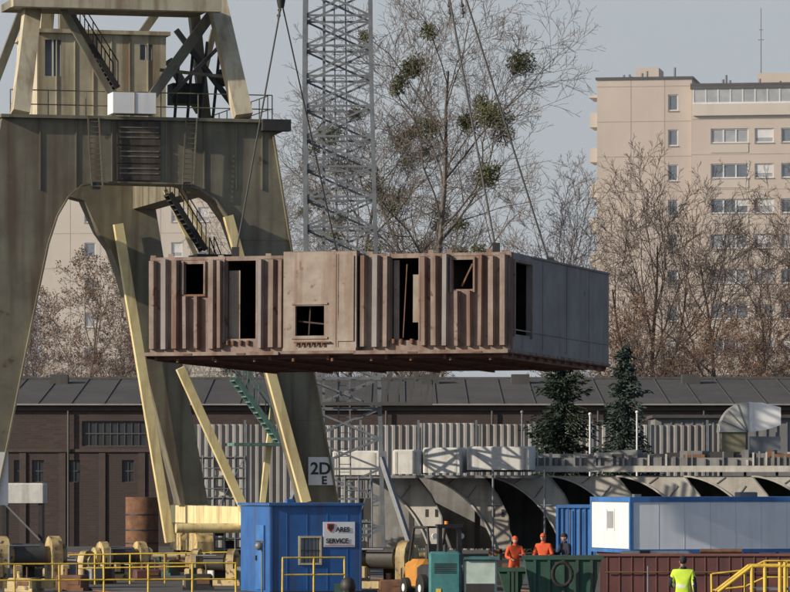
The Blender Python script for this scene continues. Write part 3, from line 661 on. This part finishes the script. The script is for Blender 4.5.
def cabin():
    d=139.; k=d/F; th=math.radians(17); M=Matrix.Translation((X(271,d),d,0))@Matrix.Rotation(th,4,'Z'); L,D,H=2.9,3.6,Z(503,d)
    root=empty('site_cabin',M@Vector((L/2,D/2,0)))
    b=MB(); b.M=M; b.use(blue)
    wx0=(300-271)*k/.95; wx1=(319-271)*k/.95; wz0,wz1=Z(563,d),Z(538,d)
    b.wall(0,L,0,H-.08,0,[(wx0,wx1,wz0,wz1)],.1); b.box(0,L,.14,D,.01,H-.09)
    for x in (-.02,L-.04): b.box(x,x+.06,-.03,.0,0,H-.081)
    b.use(cblue); b.box(-.05,-.001,.7,1.6,.1,2.1); b.use(darkst); b.box(-.1,-.051,1.45,1.52,1,1.15); b.box(-.012,-.001,1.62,1.65,.1,2.1); b.box(-.012,-.001,.66,.69,.1,2.1)
    b.use(blue); b.box(-.08,L+.08,-.1,D+.1,H-.08,H); b.box(.8,1.0,1,1.2,H,H+.12)
    b.use(darkst); b.box(-.06,L+.05,-.06,-.031,.0,.06)
    for i in range(4): x=.5+i*.65; b.use(cblue); b.box(x,x+.015,-.012,-.001,.1,H-.1)
    b.done('shell',root)
    b=MB(); b.M=M; b.use(glassl); b.box(wx0,wx1,.06,.09,wz0,wz1); b.use(mat('cream_frame',(.6,.52,.32)))
    t=.06
    b.box(wx0-t,wx1+t,-.04,-.002,wz1,wz1+t); b.box(wx0-t,wx1+t,-.04,-.002,wz0-t,wz0); b.box(wx0-t,wx0,-.04,-.002,wz0,wz1); b.box(wx1,wx1+t,-.04,-.002,wz0,wz1)
    b.use(darkst)
    for i in range(1,5): x=wx0+(wx1-wx0)*i/5; b.box(x-.012,x+.012,-.02,.0,wz0,wz1)
    b.box(wx0,wx1,-.035,-.021,(wz0+wz1)/2-.015,(wz0+wz1)/2+.015)
    b.done('window',root)
    sx0=(322-271)*k/.94; sx1=(353-271)*k/.94; sz0,sz1=Z(547,d),Z(522,d)
    b=MB(); b.M=M; b.use(white); b.box(sx0,sx1,-.03,-.002,sz0,sz1); b.use(redp); b.box(sx0+.03,sx1-.03,-.035,-.031,sz0+.03,sz0+.05)
    b.use(redp); b.prism([(sx0+.12,sz1-.05),(sx0+.34,sz1-.05),(sx0+.34,sz1-.2),(sx0+.23,sz1-.32),(sx0+.12,sz1-.2)],-.045,-.031)
    b.use(darkst); b.prism([(sx0+.16,sz1-.09),(sx0+.3,sz1-.09),(sx0+.3,sz1-.19),(sx0+.23,sz1-.26),(sx0+.16,sz1-.19)],-.05,-.046)
    b.done('sign_board',root)
    for tx,xx,zz,sz in (('ARES',sx0+.4,sz1-.3,.2),('SERVICE',sx0+.08,sz0+.12,.2)):
        cu=bpy.data.curves.new('sign_text','FONT'); cu.body=tx; cu.size=sz; cu.extrude=.003; cu.offset=.006; cu.materials.append(darkst); o=bpy.data.objects.new('sign_text',cu); sc.collection.objects.link(o)
        o.parent=root; o.location=M@Vector((xx,-.045,zz))-root.location; o.rotation_euler=(math.radians(90),0,th)
    b=MB(); b.use(galv); b.path([P(262,592,137.5),P(262,541,137.5),P(256,541,137.5)],.03); b.ball(P(259,546,137.4),.13,.1,.13); 
    b.done('wall_pipe_and_lamp',root)
cabin()

# ---------------------------------------------------------------- railings
def railing(name,pts,m,h=1.05,step=1.25,mid=2):
    b=MB(); b.use(m)
    for a,c in zip(pts,pts[1:]):
        a=Vector(a);c=Vector(c); n=max(1,round((c-a).length/step))
        for i in range(n+1): p=a.lerp(c,i/n); b.tube(p,p+Vector((R.uniform(-.02,.02),0,h)),.03,n=6)
        for j in range(mid): z=h*(1-.45*j); b.tube(a+Vector((0,0,z)),c+Vector((0,0,z)),.028,n=6)
    b.done(name)
railing('safety_railing',[(X(-30,131),131,0),(X(236,133),133,0)],yellow)
railing('safety_railing',[(X(60,150),150,0),(X(235,150),150,.1)],yellow,1.0)
railing('safety_railing',[(X(283,137),136.2,0),(X(345,137),136.8,0)],yellow,1.15)
railing('safety_railing',[(X(712,121),121,0),(X(745,121),121,.1),(X(765,121),121,.35),(X(810,121),121,.35)],yellow,.98,.7)
b=MB(); b.use(yellow); d=118
for o in (0,1.0): b.path([P(718,592,d)+Vector((0,o,0)),P(752,566,d)+Vector((0,o,0)),P(800,566,d)+Vector((0,o,0))],.05)
for u in (752,765,780,785): b.tube(P(u,600,d),P(u,562 if u>779 else 566,d),.05)
b.use(galv); b.box(X(752,d),X(800,d),d,d+1,Z(590,d),Z(588,d)); b.done('access_stair')

# ---------------------------------------------------------------- red barrier wall
b=MB(); d=136.; b.use(rwall); xa,xb=X(600,d),X(840,d); b.box(xa,xb,d,d+.3,0,Z(556,d)); b.use(mat('oxide_cap',(.2,.08,.07),(.14,.06,.05),scale=2)); b.box(xa-.05,xb,d-.06,d+.36,Z(556,d)+.001,Z(553.5,d))
for i in range(20): x=xa+.2+i*.37; b.box(x,x+.03,d-.025,d-.001,0,Z(556.3,d))
b.use(rust); b.tube((X(605,d),d-.1,Z(572,d)),(X(840,d),d-.1,Z(572,d)),.02)
b.use(galv); b.tube(P(648,592,135),P(648,566,135),.025); b.done('steel_barrier_wall')
b=MB(); b.use(rust); b.tube(P(700,551,137),P(742,551,137),.07); b.use(concl); b.cbox(X(622,150),X(690,150),150,151,0,Z(551,150),.05); b.use(darkst); b.box(X(640,150),X(650,150),149.9,151.05,0,Z(550.5,150)); b.done('material_stack')

# ---------------------------------------------------------------- skips / tanks / machinery
def skip(u0,u1,v,d,m,dep=1.8,rib=5):
    b=MB(); b.use(m); x0,x1=X(u0,d),X(u1,d); z=Z(v,d); t=.08
    b.prism([(x0+.25,.1),(x1-.25,.1),(x1,z),(x1-t,z),(x1-.25-t,.2),(x0+.25+t,.2),(x0+t,z),(x0,z)],d+.05,d+dep-.05)
    b.prism([(x0+.25,.1),(x1-.25,.1),(x1,z),(x0,z)],d,d+.049); b.prism([(x0+.25,.1),(x1-.25,.1),(x1,z),(x0,z)],d+dep-.049,d+dep)
    b.box(x0-.05,x1+.05,d-.07,d-.001,z-.1,z+.02)
    for i in range(rib): x=x0+.3+(x1-x0-.6)*i/(rib-1); b.box(x-.04,x+.04,d-.06,d-.002,.12,z-.11)
    b.use(rust); b.box(x0+.3,x0+.5,d+.2,d+dep-.2,0,.1); b.box(x1-.5,x1-.3,d+.2,d+dep-.2,0,.1)
    return b
b=skip(524,602,556,127,dgreen); 
d=126.8
for j in range(16):
    t0=2*math.pi*j/16;t1=2*math.pi*(j+1)/16; c=Vector((X(562,d),d-.18,Z(574,d))); b.use(rubber); b.tube(c+Vector((math.cos(t0)*.27,0,math.sin(t0)*.33)),c+Vector((math.cos(t1)*.27,0,math.sin(t1)*.33)),.06,n=6)
b.done('waste_skip')
b=skip(498,527,568,129,dgreen,1.2,3); b.done('waste_skip')
b=MB(); d=126.; b.use(teal); b.cbox(X(429,d),X(461,d),d,d+1.4,.12,Z(552,d),.06); b.use(mat('pale_green',(.45,.55,.5))); b.cbox(X(464,d),X(497,d),d+.1,d+1.2,.12,Z(560,d),.05)
b.use(teal); b.box(X(464,d),X(499,d),d,d+1.3,Z(559.5,d),Z(557,d)); b.box(X(432,d),X(459,d),d-.03,d-.001,.3,.5); b.use(darkst); b.box(X(466,d),X(494,d),d+.06,d+.099,.3,.6)
for u in (433,456,468,492): b.box(X(u,d)-.08,X(u,d)+.08,d+.2,d+1.2,0,.12)
for i in range(6): b.box(X(434,d),X(456,d),d-.02,d-.001,.9+i*.05,.92+i*.05)
b.tube(P(445,552,d+.5),P(445,545,d+.5),.06); b.use(yellow); b.box(X(436,d),X(441,d),d-.05,d-.031,.36,.46); b.done('welding_generator')
def forklift():
    d=133.; M=Matrix.Translation((X(444,d),d,0))@Matrix.Rotation(math.radians(20),4,'Z'); b=MB(); b.M=M
    b.use(darkst); b.cbox(-.55,.55,-.2,1.7,.3,1.0,.1); b.use(mat('forklift_orange',(.5,.22,.03),(.4,.17,.03),scale=3)); b.cbox(-.58,.58,.7,1.9,.35,1.15,.15)
    b.use(rubber)
    for x in (-.6,.6):
        for y,r in ((.1,.36),(1.5,.3)): b.tube((x-.13,y,r),(x+.13,y,r),r,n=16)
    b.use(frame)
    for x in (-.6,.6):
        for y in (.1,1.5): b.tube((x-.14,y,.3),(x+.14,y,.3),.12,n=10)
    b.use(darkst)
    for x in (-.5,.5): b.path([Vector((x,-.15,1)),Vector((x,.05,2.1)),Vector((x,1.2,2.1)),Vector((x,1.6,1.1))],.045)
    for i in range(6): b.box(-.5,.5,.1+i*.2,.14+i*.2,2.08,2.13)
    for x in (-.3,.3): b.box(x-.06,x+.06,-.5,-.36,.1,2.15)
    b.box(-.4,.4,-.52,-.34,1.1,1.2); b.box(-.4,.4,-.52,-.34,2.1,2.2); b.box(-.45,.45,-.62,-.53,.25,.75)
    for x in (-.28,.28): b.box(x-.06,x+.06,-1.7,-.55,.12,.17)
    b.cbox(-.22,.22,.6,1.0,1.0,1.15,.04); b.cbox(-.22,.22,.95,1.05,1.15,1.6,.04); b.tube((0,.3,1),(0,.15,1.4),.03); 
    for i in range(10):
        a=2*math.pi*i/10;c=2*math.pi*(i+1)/10; b.tube((math.cos(a)*.17,.15+math.sin(a)*.1,1.4+math.sin(a)*.12),(math.cos(c)*.17,.15+math.sin(c)*.1,1.4+math.sin(c)*.12),.018,n=5)
    b.use(mat('amber',(.9,.3,.02))); b.tube((.3,.6,2.13),(.3,.6,2.28),.06)
    b.use(frame); 
    for x in (-.42,.42): b.tube((x,-.3,1.85),(x,-.36,1.85),.09)
    b.done('forklift')
forklift()
def winch(u,d,sx=1.0,yaw=0):
    b=MB(); b.M=Matrix.Translation((X(u,d),d,0))@Matrix.Rotation(math.radians(yaw),4,'Z')@Matrix.Scale(sx,4)
    b.use(byell); b.box(-1.1,1.1,-.5,.5,0,.2)
    for x in (-.85,.55):
        pts=[(-.45,.2),(-.45,.9)]+[(-.45*math.cos(t*math.pi/6),.9+.45*math.sin(t*math.pi/6)) for t in range(1,6)]+[(.45,.9),(.45,.2)]
        b.prismx(pts,x,x+.28)
    b.tube((-.57,0,.85),(.55,0,.85),.24,n=14); b.use(cable); b.tube((-.4,0,.85),(.4,0,.85),.31,n=14); b.use(byell)
    for x in (-.95,.93): b.tube((x-.12,0,.85),(x+.05,0,.85),.3,n=14)
    for x in (-1.0,-.5,.75): b.cbox(x,x+.22,-.62,-.46,.3,.62,.03)
    b.use(darkst); b.tube((-1.1,.0,.85),(-1.0,0,.85),.12); b.box(-.2,.3,.52,.6,.2,.6); b.use(galv); b.cbox(.9,1.25,-.4,.4,.2,.7,.04)
    for i in range(7): b.tube((-.8+i*.1,-.53,.3),(-.8+i*.1,-.53,.34),.03,n=5)
    b.tube((-.6,-.45,.2),(-.6,-.45,1.1),.03); b.tube((-.6,-.45,1.1),(.2,-.45,1.1),.03)
    b.done('mooring_winch')
winch(28,146,1.25,18); winch(383,146,1.15,-22); winch(122,158,1.0,25); winch(215,150,.9,-15); winch(72,152,.85,-30)
b=MB(); d=150.; b.use(byell); b.cbox(X(410,d),X(432,d),d,d+1,0,Z(560,d),.08); b.tube(P(415,562,d),P(415,545,d),.1); b.tube(P(405,555,d),P(430,555,d),.09); b.use(rust); b.box(X(404,d),X(436,d),d+.3,d+1.2,0,.4); b.done('hydraulic_unit')
b=MB(); d=170.; b.use(white); b.cbox(X(98,d),X(150,d),d,d+2,.3,Z(548,d),.1); b.use(darkst); b.box(X(100,d),X(148,d),d+.1,d+1.8,0,.3); b.box(X(108,d),X(116,d),d-.02,d-.001,.6,.8); b.done('storage_box')
b=MB(); d=205.; b.use(rust); b.tube((X(142,d),d,0),(X(142,d),d,Z(497,d)),.75,n=20); b.use(darkst)
for z in (.6,1.2,1.9): b.tube((X(142,d),d,z),(X(142,d),d,z+.06),.77,n=20)
b.done('storage_tank')
b=MB(); b.use(concl); b.cbox(X(0,d),X(44,d),d,d+2,Z(503,d),Z(483,d),.06); b.use(darkst); b.box(X(2,d),X(6,d),d+.1,d+1.5,0,Z(503,d)); b.box(X(38,d),X(42,d),d+.1,d+1.5,0,Z(503,d)); b.use(galv); b.beam(P(4,503,d),P(40,540,d),.08); b.done('elevated_tank')
def scaff(u0,u1,vt,d,n,lv):
    b=MB(); x0,x1=X(u0,d),X(u1,d); z1=Z(vt,d)
    for i in range(n+1):
        x=x0+(x1-x0)*i/n
        for y in (d,d+1.2): b.use(galv); b.tube((x,y,0),(x,y,z1),.035,n=5)
    for j in range(1,lv+1):
        z=z1*j/lv
        for y in (d,d+1.2): b.use(galv); b.tube((x0,y,z-.1),(x1,y,z-.1),.03,n=5); b.tube((x0,y,z-.6),(x1,y,z-.6),.03,n=5)
        b.use(wood); b.box(x0,x1,d+.05,d+1.15,z-.18,z-.13)
    b.use(galv)
    for i in range(n): 
        a=x0+(x1-x0)*i/n;c=x0+(x1-x0)*(i+1)/n; j=i%lv; b.beam((a,d-.05,z1*j/lv),(c,d-.05,z1*(j+1)/lv),.04)
    for i in range(n):
        for j in range(lv):
            if R.random()<.4: a=x0+(x1-x0)*i/n; c=x0+(x1-x0)*(i+1)/n; b.use(R.choice((corr,concl,wood,roofm))); b.box(a,c,d+1.26,d+1.3,z1*j/lv,z1*(j+R.uniform(.4,.9))/lv)
    b.done('scaffolding')
scaff(192,246,455,206,5,5); scaff(345,372,476,188,2,2)
b=MB(); b.use(darkst); b.ball(P(348,586,134),.24,.24,.28); b.tube((X(348,134),134,0),P(348,588,134),.2); b.use(dgreen); b.box(X(334,134),X(342,134),134,134.6,0,.4); b.done('bollard')
for u,v,d,m in ((70,575,142,rust),(100,568,152,rwall),(395,580,140,rust),(505,560,150,darkst),(180,560,172,rust),(90,560,168,byell),(150,572,156,rwall),(45,570,160,darkst),(20,578,141,byell),(200,574,143,darkst),(225,570,160,concl),(160,562,165,dgreen)):
    b=MB(); b.M=Matrix.Translation((X(u,d),d,0))@Matrix.Rotation(R.uniform(-.5,.5),4,'Z'); b.use(m); z=max(Z(v,d),.4); b.cbox(-.5,.4,0,.7,.1,z,.05); b.box(-.55,.45,-.03,.73,0,.1); b.tube((-.2,.3,z),(-.2,.3,z+.2),.08); b.use(rust); b.box(-.1,.3,-.02,-.001,.2,z-.1); b.tube((.2,.1,z),(.2,.1,z+.35),.03); b.done('tool_chest')

# ---------------------------------------------------------------- people
def skinmesh(name,V,E,rad,sub=1,root=0):
    me=bpy.data.meshes.new(name); me.from_pydata(V,E,[]); o=bpy.data.objects.new(name,me); sc.collection.objects.link(o)
    o.modifiers.new('s','SKIN'); sd=me.skin_vertices[0].data
    for i,r in enumerate(rad): sd[i].radius=(r if isinstance(r,tuple) else (r,r)); sd[i].use_root=(i==root)
    m=o.modifiers.new('sub','SUBSURF'); m.levels=sub; m.render_levels=sub
    dg=bpy.context.evaluated_depsgraph_get(); em=bpy.data.meshes.new_from_object(o.evaluated_get(dg)); bpy.data.objects.remove(o)
    return em
def person(name,loc,yaw,top,legs,headgear,arms,h=1.78,vest=None,lean=0):
    root=empty(name,loc); root.rotation_euler=(0,0,math.radians(yaw)); k=h/1.78; root.scale=(k,k,k)
    def att(me,nm,ms):
        for m in ms: me.materials.append(m)
        for p in me.polygons: p.use_smooth=True
        o=bpy.data.objects.new(nm,me); sc.collection.objects.link(o); o.parent=root; return o
    ly=-lean
    J=[(0,0,.95),(0,ly*.4,1.15),(0,ly*.8,1.36),(0,ly,1.5),(0,ly-.01,1.58)]
    r=[(.165,.12),(.16,.12),(.2,.13),(.07,.07),(.055,.055)]
    E=[(0,1),(1,2),(2,3),(3,4)]
    for s,a in ((-1,arms[0]),(1,arms[1])):
        n=len(J); J+=[(s*.2,ly*.9,1.43),(s*a[0][0],ly+a[0][1],a[0][2]),(s*a[1][0],ly+a[1][1],a[1][2])]; r+=[.082,.062,.045]; E+=[(2,n),(n,n+1),(n+1,n+2)]
        n=len(J); J+=[(s*.1,0,.88),(s*.12,-.03,.5),(s*.13,.02,.1),(s*.14,-.16,.05)]; r+=[.1,.07,.055,.05]; E+=[(0,n),(n,n+1),(n+1,n+2),(n+2,n+3)]
    me=skinmesh('body',J,E,r,2)
    o=att(me,'body',[top,legs,skin,darkst,vest or top,refl])
    for p in me.polygons:
        c=p.center; arm=abs(c.x)>.235 and c.z>.8
        if c.z<.13: p.material_index=3
        elif c.z<.93 and not arm: p.material_index=1
        elif c.z>1.53: p.material_index=2
        elif vest and not arm: p.material_index=5 if (1.12<c.z<1.17) else 4
        elif vest: p.material_index=4 if c.z>1.33 else 0
    for s,a in ((-1,arms[0]),(1,arms[1])):
        e=Vector((s*a[0][0],ly+a[0][1],a[0][2])); w_=Vector((s*a[1][0],ly+a[1][1],a[1][2])); d=(w_-e).normalized()
        side=d.cross(Vector((0,0,1))); side=side.normalized() if side.length>.1 else Vector((1,0,0)); nrm=side.cross(d)
        V=[w_,w_+d*.045,w_+d*.085];E=[(0,1),(1,2)];rr=[(.028,.02),(.04,.02),(.036,.017)]
        for i,(of,ln) in enumerate(((-.03,.07),(-.01,.08),(.01,.075),(.03,.06))):
            n=len(V); q=w_+d*.09+side*of; V+=[q,q+d*ln*.45-nrm*.012,q+d*ln*.85-nrm*.035]; rr+=[.0095,.009,.008]; E+=[(2,n),(n,n+1),(n+1,n+2)]
        n=len(V); q=w_+d*.035+side*.04; V+=[q,q+side*.022+d*.03-nrm*.01,q+side*.025+d*.06-nrm*.02]; rr+=[.012,.011,.009]; E+=[(1,n),(n,n+1),(n+1,n+2)]
        att(skinmesh('hand',V,E,rr,1),'hand',[skin])
    b=MB(); c=(0,ly-.02,1.67); b.use(skin); b.ball(c,.076,.095,.115,14,10); b.ball((0,ly-.118,1.66),.013,.02,.022,6,5)
    for s in (-1,1): b.ball((s*.078,ly-.01,1.665),.012,.02,.032,6,5)
    b.use(darkst)
    for s in (-1,1): b.ball((s*.03,ly-.105,1.69),.011,.008,.007,6,5)
    b.use(redp); b.ball((0,ly-.105,1.615),.025,.01,.007,6,5)
    b.use(hair); b.ball((0,ly+.005,1.695),.083,.095,.1,14,8)
    if headgear:
        b.use(headgear); v=[];f=[];n=14
        for j in range(6):
            ph=j/5*math.pi/2
            for i in range(n): t=2*math.pi*i/n; v.append((.095*math.sin(ph)*math.cos(t),ly-.01+.112*math.sin(ph)*math.sin(t),1.7+.11*math.cos(ph)))
        for j in range(5):
            for i in range(n): f.append((j*n+i,j*n+(i+1)%n,(j+1)*n+(i+1)%n,(j+1)*n+i))
        b.add(v,f,True); b.ball((0,ly-.11,1.705),.07,.05,.008,10,4)
    b.use(top); b.tube((0,ly,1.5),(0,ly-.005,1.56),.085,.075,n=12)
    me=bpy.data.meshes.new('head'); me.from_pydata(b.v,[],b.f)
    for m in b.mats: me.materials.append(m)
    me.polygons.foreach_set('material_index',b.m); me.polygons.foreach_set('use_smooth',[True]*len(b.f))
    o=bpy.data.objects.new('head',me); sc.collection.objects.link(o); o.parent=root
relax=((.26,.03,1.14),(.27,-.06,.9)); fwd=((.29,-.02,1.16),(.2,-.26,1.1)); hold=((.3,-.05,1.17),(.14,-.3,1.22))
person('dock_worker',(X(683,101),101,0),170,navy,navy,hair,(relax,fwd),1.78,vest=hivis)
b=MB(); b.use(wood); b.box(X(500,131),X(585,131),129.9,131.6,.14,.2); b.use(galv)
for u in (503,540,580):
    for y in (130.0,131.5): b.tube((X(u,131),y,0),(X(u,131),y,.139),.04)
b.done('work_platform')
person('dock_worker',(X(514,130.5),130.5,.2),15,orange,orange,orange,(fwd,hold),1.66,lean=.1)
person('dock_worker',(X(544,130.6),130.6,.2),-20,orange,orange,orange,(fwd,fwd),1.74,lean=.06)
person('dock_worker',(X(568,130.8),130.8,.2),-60,navy,navy,hair,(hold,fwd),1.74,lean=.12)

# ---------------------------------------------------------------- trees
def tube_into(v,f,pts,sides):
    base=len(v)
    for i,(p,r) in enumerate(pts):
        if i<len(pts)-1: d=(pts[i+1][0]-p)
        a=d.cross(Vector((.31,.87,.2))); 
        if a.length<1e-6: a=d.cross(Vector((1,0,0)))
        a.normalize(); bb=a.cross(d).normalized()
        for s in range(sides): t=2*math.pi*s/sides; v.append(p+a*(math.cos(t)*r)+bb*(math.sin(t)*r))
    n=len(pts)
    for i in range(n-1):
        for s in range(sides): f.append((base+i*sides+s,base+i*sides+(s+1)%sides,base+(i+1)*sides+(s+1)%sides,base+(i+1)*sides+s))
def tree_mesh(name,seed,H,tr,m,counts=(18,9,7,4),ratio=(.42,.5,.5,.5),start=.22,ang=(35,60),up=.06,leaf=None,nleaf=0,mistn=0,wig=.13,minr=.011):
    rn=random.Random(seed); v=[];f=[];tips=[]; forks=[]
    nseg=(12,6,4,3,2); sides=(7,5,4,3,3)
    def rv(): return Vector((rn.gauss(0,1),rn.gauss(0,1),rn.gauss(0,1)))
    def br(p,d,L,r,l):
        pts=[];dirs=[]
        n=nseg[l]
        for i in range(n+1):
            t=i/n; pts.append((p.copy(),max(minr,r*(1-.8*t)))); dirs.append(d.copy())
            d=(d+rv()*(wig*(.45 if l==0 else 1))+Vector((0,0,up*(1 if l else 1.2)))).normalized(); p=p+d*(L/n)
        tube_into(v,f,pts,sides[l])
        if l>=len(counts): tips.append(pts[-1][0]); return
        if l==1: forks.extend([pts[3][0],pts[5][0]])
        c=counts[l]; az=rn.uniform(0,6.28)
        for k in range(c):
            t=(start if l==0 else .18)+(1-(start if l==0 else .18))*(k+rn.random()*.8)/c; t=min(t,.99)
            i=int(t*n); fr_=t*n-i; q=pts[i][0].lerp(pts[min(i+1,n)][0],fr_); dd=dirs[i]
            az+=2.4+rn.uniform(-.4,.4); a=math.radians(rn.uniform(*ang))*(1.15-.55*t if l==0 else 1)
            s=dd.cross(Vector((math.cos(az),math.sin(az),.1))); 
            if s.length<.05: s=dd.cross(Vector((0,1,.3)))
            s.normalize(); s=Matrix.Rotation(az,3,dd)@s
            nd=(dd*math.cos(a)+s*math.sin(a)).normalized()
            if l==0: sh=(.45+.75*math.sin(math.pi*min(1,(1.1-t)/(1.1-start))**.8)); LL=H*ratio[0]*sh*rn.uniform(.75,1.1)*.8
            else: LL=L*ratio[l]*(1.1-.5*t)*rn.uniform(.7,1.2)
            rr=max(minr,pts[i][1]*(.5 if l==0 else .55)*rn.uniform(.8,1.1)); br(q,nd,LL,rr,l+1)
    br(Vector((0,0,0)),Vector((0,0,1)),H*.93,tr,0)
    mi=[0]*len(f); ms=[m]
    def leafs(c,n,rad,size,idx):
        for _ in range(n):
            o=rv(); 
            o=o.normalized()*(rad*(rn.random()**(.45)))
            a=rv().normalized()*size*rn.uniform(.6,1.3); b_=a.cross(rv()).normalized()*size*.6; q=c+o; k=len(v)
            v.extend((q-a,q+b_,q+a,q-b_)); f.append((k,k+1,k+2,k+3)); mi.append(idx)
    if nleaf and leaf:
        ms.append(leaf)
        for _ in range(nleaf): leafs(rn.choice(tips),3,.25,.07,1)
    if mistn:
        ms.append(mist)
        for _ in range(mistn):
            c=rn.choice(forks)+rv()*.3; rad=rn.uniform(.4,.9); leafs(c,int(420*rad),rad,.085,len(ms)-1)
            for _ in range(50): 
                e=c+rv().normalized()*rad; tube_into(v,f,[(c,.015),(e,.01)],3)
                mi.extend([len(ms)-1]*3)
    me=bpy.data.meshes.new(name); me.from_pydata(v,[],f)
    for x in ms: me.materials.append(x)
    me.polygons.foreach_set('material_index',mi); me.update(); return me
def place(me,name,u,d,sc_=1,rot=0,parent=None,sx=1):
    o=bpy.data.objects.new(name,me); sc.collection.objects.link(o); o.location=(X(u,d),d,0); o.scale=(sc_*sx,sc_*sx,sc_); o.rotation_euler=(0,0,rot)
    if parent is not None: o.parent=parent
    return o
T1=tree_mesh('tall_bare_tree',3,30,.32,bark,counts=(22,10,7,5),mistn=26,ratio=(.38,.52,.5,.5),ang=(30,60),wig=.15,up=.05)
T2=tree_mesh('tall_bare_tree_b',12,28,.30,bark,counts=(20,10,7,5),mistn=22,ratio=(.42,.52,.5,.5),ang=(32,62),wig=.15,up=.05)
T3=tree_mesh('bare_tree_c',21,20,.26,bark2,counts=(14,8,6,5),ratio=(.45,.5,.5,.5),ang=(25,50))
T4=tree_mesh('bare_tree_d',33,18,.24,bark2,counts=(13,8,6,5),ratio=(.5,.5,.55,.5),ang=(30,60),wig=.18)
T5=tree_mesh('bare_tree_e',47,14,.2,bark2,counts=(13,8,6,4),ratio=(.5,.5,.5,.5),leaf=brleaf,nleaf=2600,ang=(30,60))
place(T1,'bare_tree',395,270,1.02,0); place(T2,'bare_tree',456,278,.88,1.3,sx=1.05); place(T2,'bare_tree',322,285,.93,4.0); place(T1,'bare_tree',285,295,.72,2.2)
for (me,u,d,s_,r_) in ((T3,562,284,.95,0),(T4,612,280,.97,2),(T3,650,290,1.0,3.5),(T4,684,278,.97,5),(T3,722,284,.93,1.2),(T4,756,280,.92,.7),(T3,792,276,.9,4.2),(T5,640,268,.85,0),(T5,700,269,.8,2),(T5,765,268,.8,1)):
    place(me,'bare_tree',u,d,s_,r_)
for (u,d,s_,r_) in ((46,296,.95,0),(84,292,1.1,2),(118,296,.9,4),(14,300,.9,1)): place(T5,'bare_tree',u,d,s_,r_)
tl=empty('distant_tree_line',(0,0,0))
for i in range(22):
    place(R.choice((T5,T4,T5)),'tree_%d'%i,R.uniform(120,840) if i>4 else R.uniform(0,140),R.uniform(312,342),R.uniform(.6,.8),R.uniform(0,6),tl)
def spruce(name,u,d,H,Rm,m,seed):
    rn=random.Random(seed); v=[];f=[]
    tube_into(v,f,[(Vector((0,0,0)),.16),(Vector((0,0,H*.5)),.1),(Vector((0,0,H)),.02)],6); mi=[0]*len(f)
    nl=int(H*7)
    for i in range(nl):
        t=(i+rn.random())/nl; z=.4+(H-.5)*t; rad=Rm*(1-t)**.62*rn.uniform(.5,1.15)+.1
        for k in range(8):
            a=rn.uniform(0,6.28); L=rad*rn.uniform(.6,1.15); drp=-.3 if t<.75 else .2
            tip=Vector((math.cos(a)*L,math.sin(a)*L,z+drp*L)); c0=Vector((0,0,z)); nb=len(f); tube_into(v,f,[(c0,.02),(tip,.006)],3); mi+= [0]*(len(f)-nb)
            n=int(8+L*15)
            for j in range(n):
                q=c0.lerp(tip,.12+.88*(j+rn.random())/n); sd=Vector((-math.sin(a),math.cos(a),0))*rn.uniform(-.3,.3)*(.4+L*.35); q=q+sd+Vector((0,0,rn.uniform(-.2,.05)))
                x=Vector((math.cos(a)+rn.uniform(-.7,.7),math.sin(a)+rn.uniform(-.7,.7),rn.uniform(-.8,.3))).normalized()*rn.uniform(.08,.2); y_=x.cross(Vector((rn.gauss(0,1),rn.gauss(0,1),rn.gauss(0,1)))).normalized()*.045
                kk=len(v); v.extend((q-x,q+y_,q+x,q-y_)); f.append((kk,kk+1,kk+2,kk+3)); mi.append(1)
    me=bpy.data.meshes.new(name); me.from_pydata(v,[],f); me.materials.append(bark); me.materials.append(m); me.polygons.foreach_set('material_index',mi); me.update()
    return place(me,'spruce_tree',u,d)
spruce('s1',563,218,Z(350,218),3.3,needle,1); spruce('s3',625,217,Z(344,217),2.5,needleb,5)
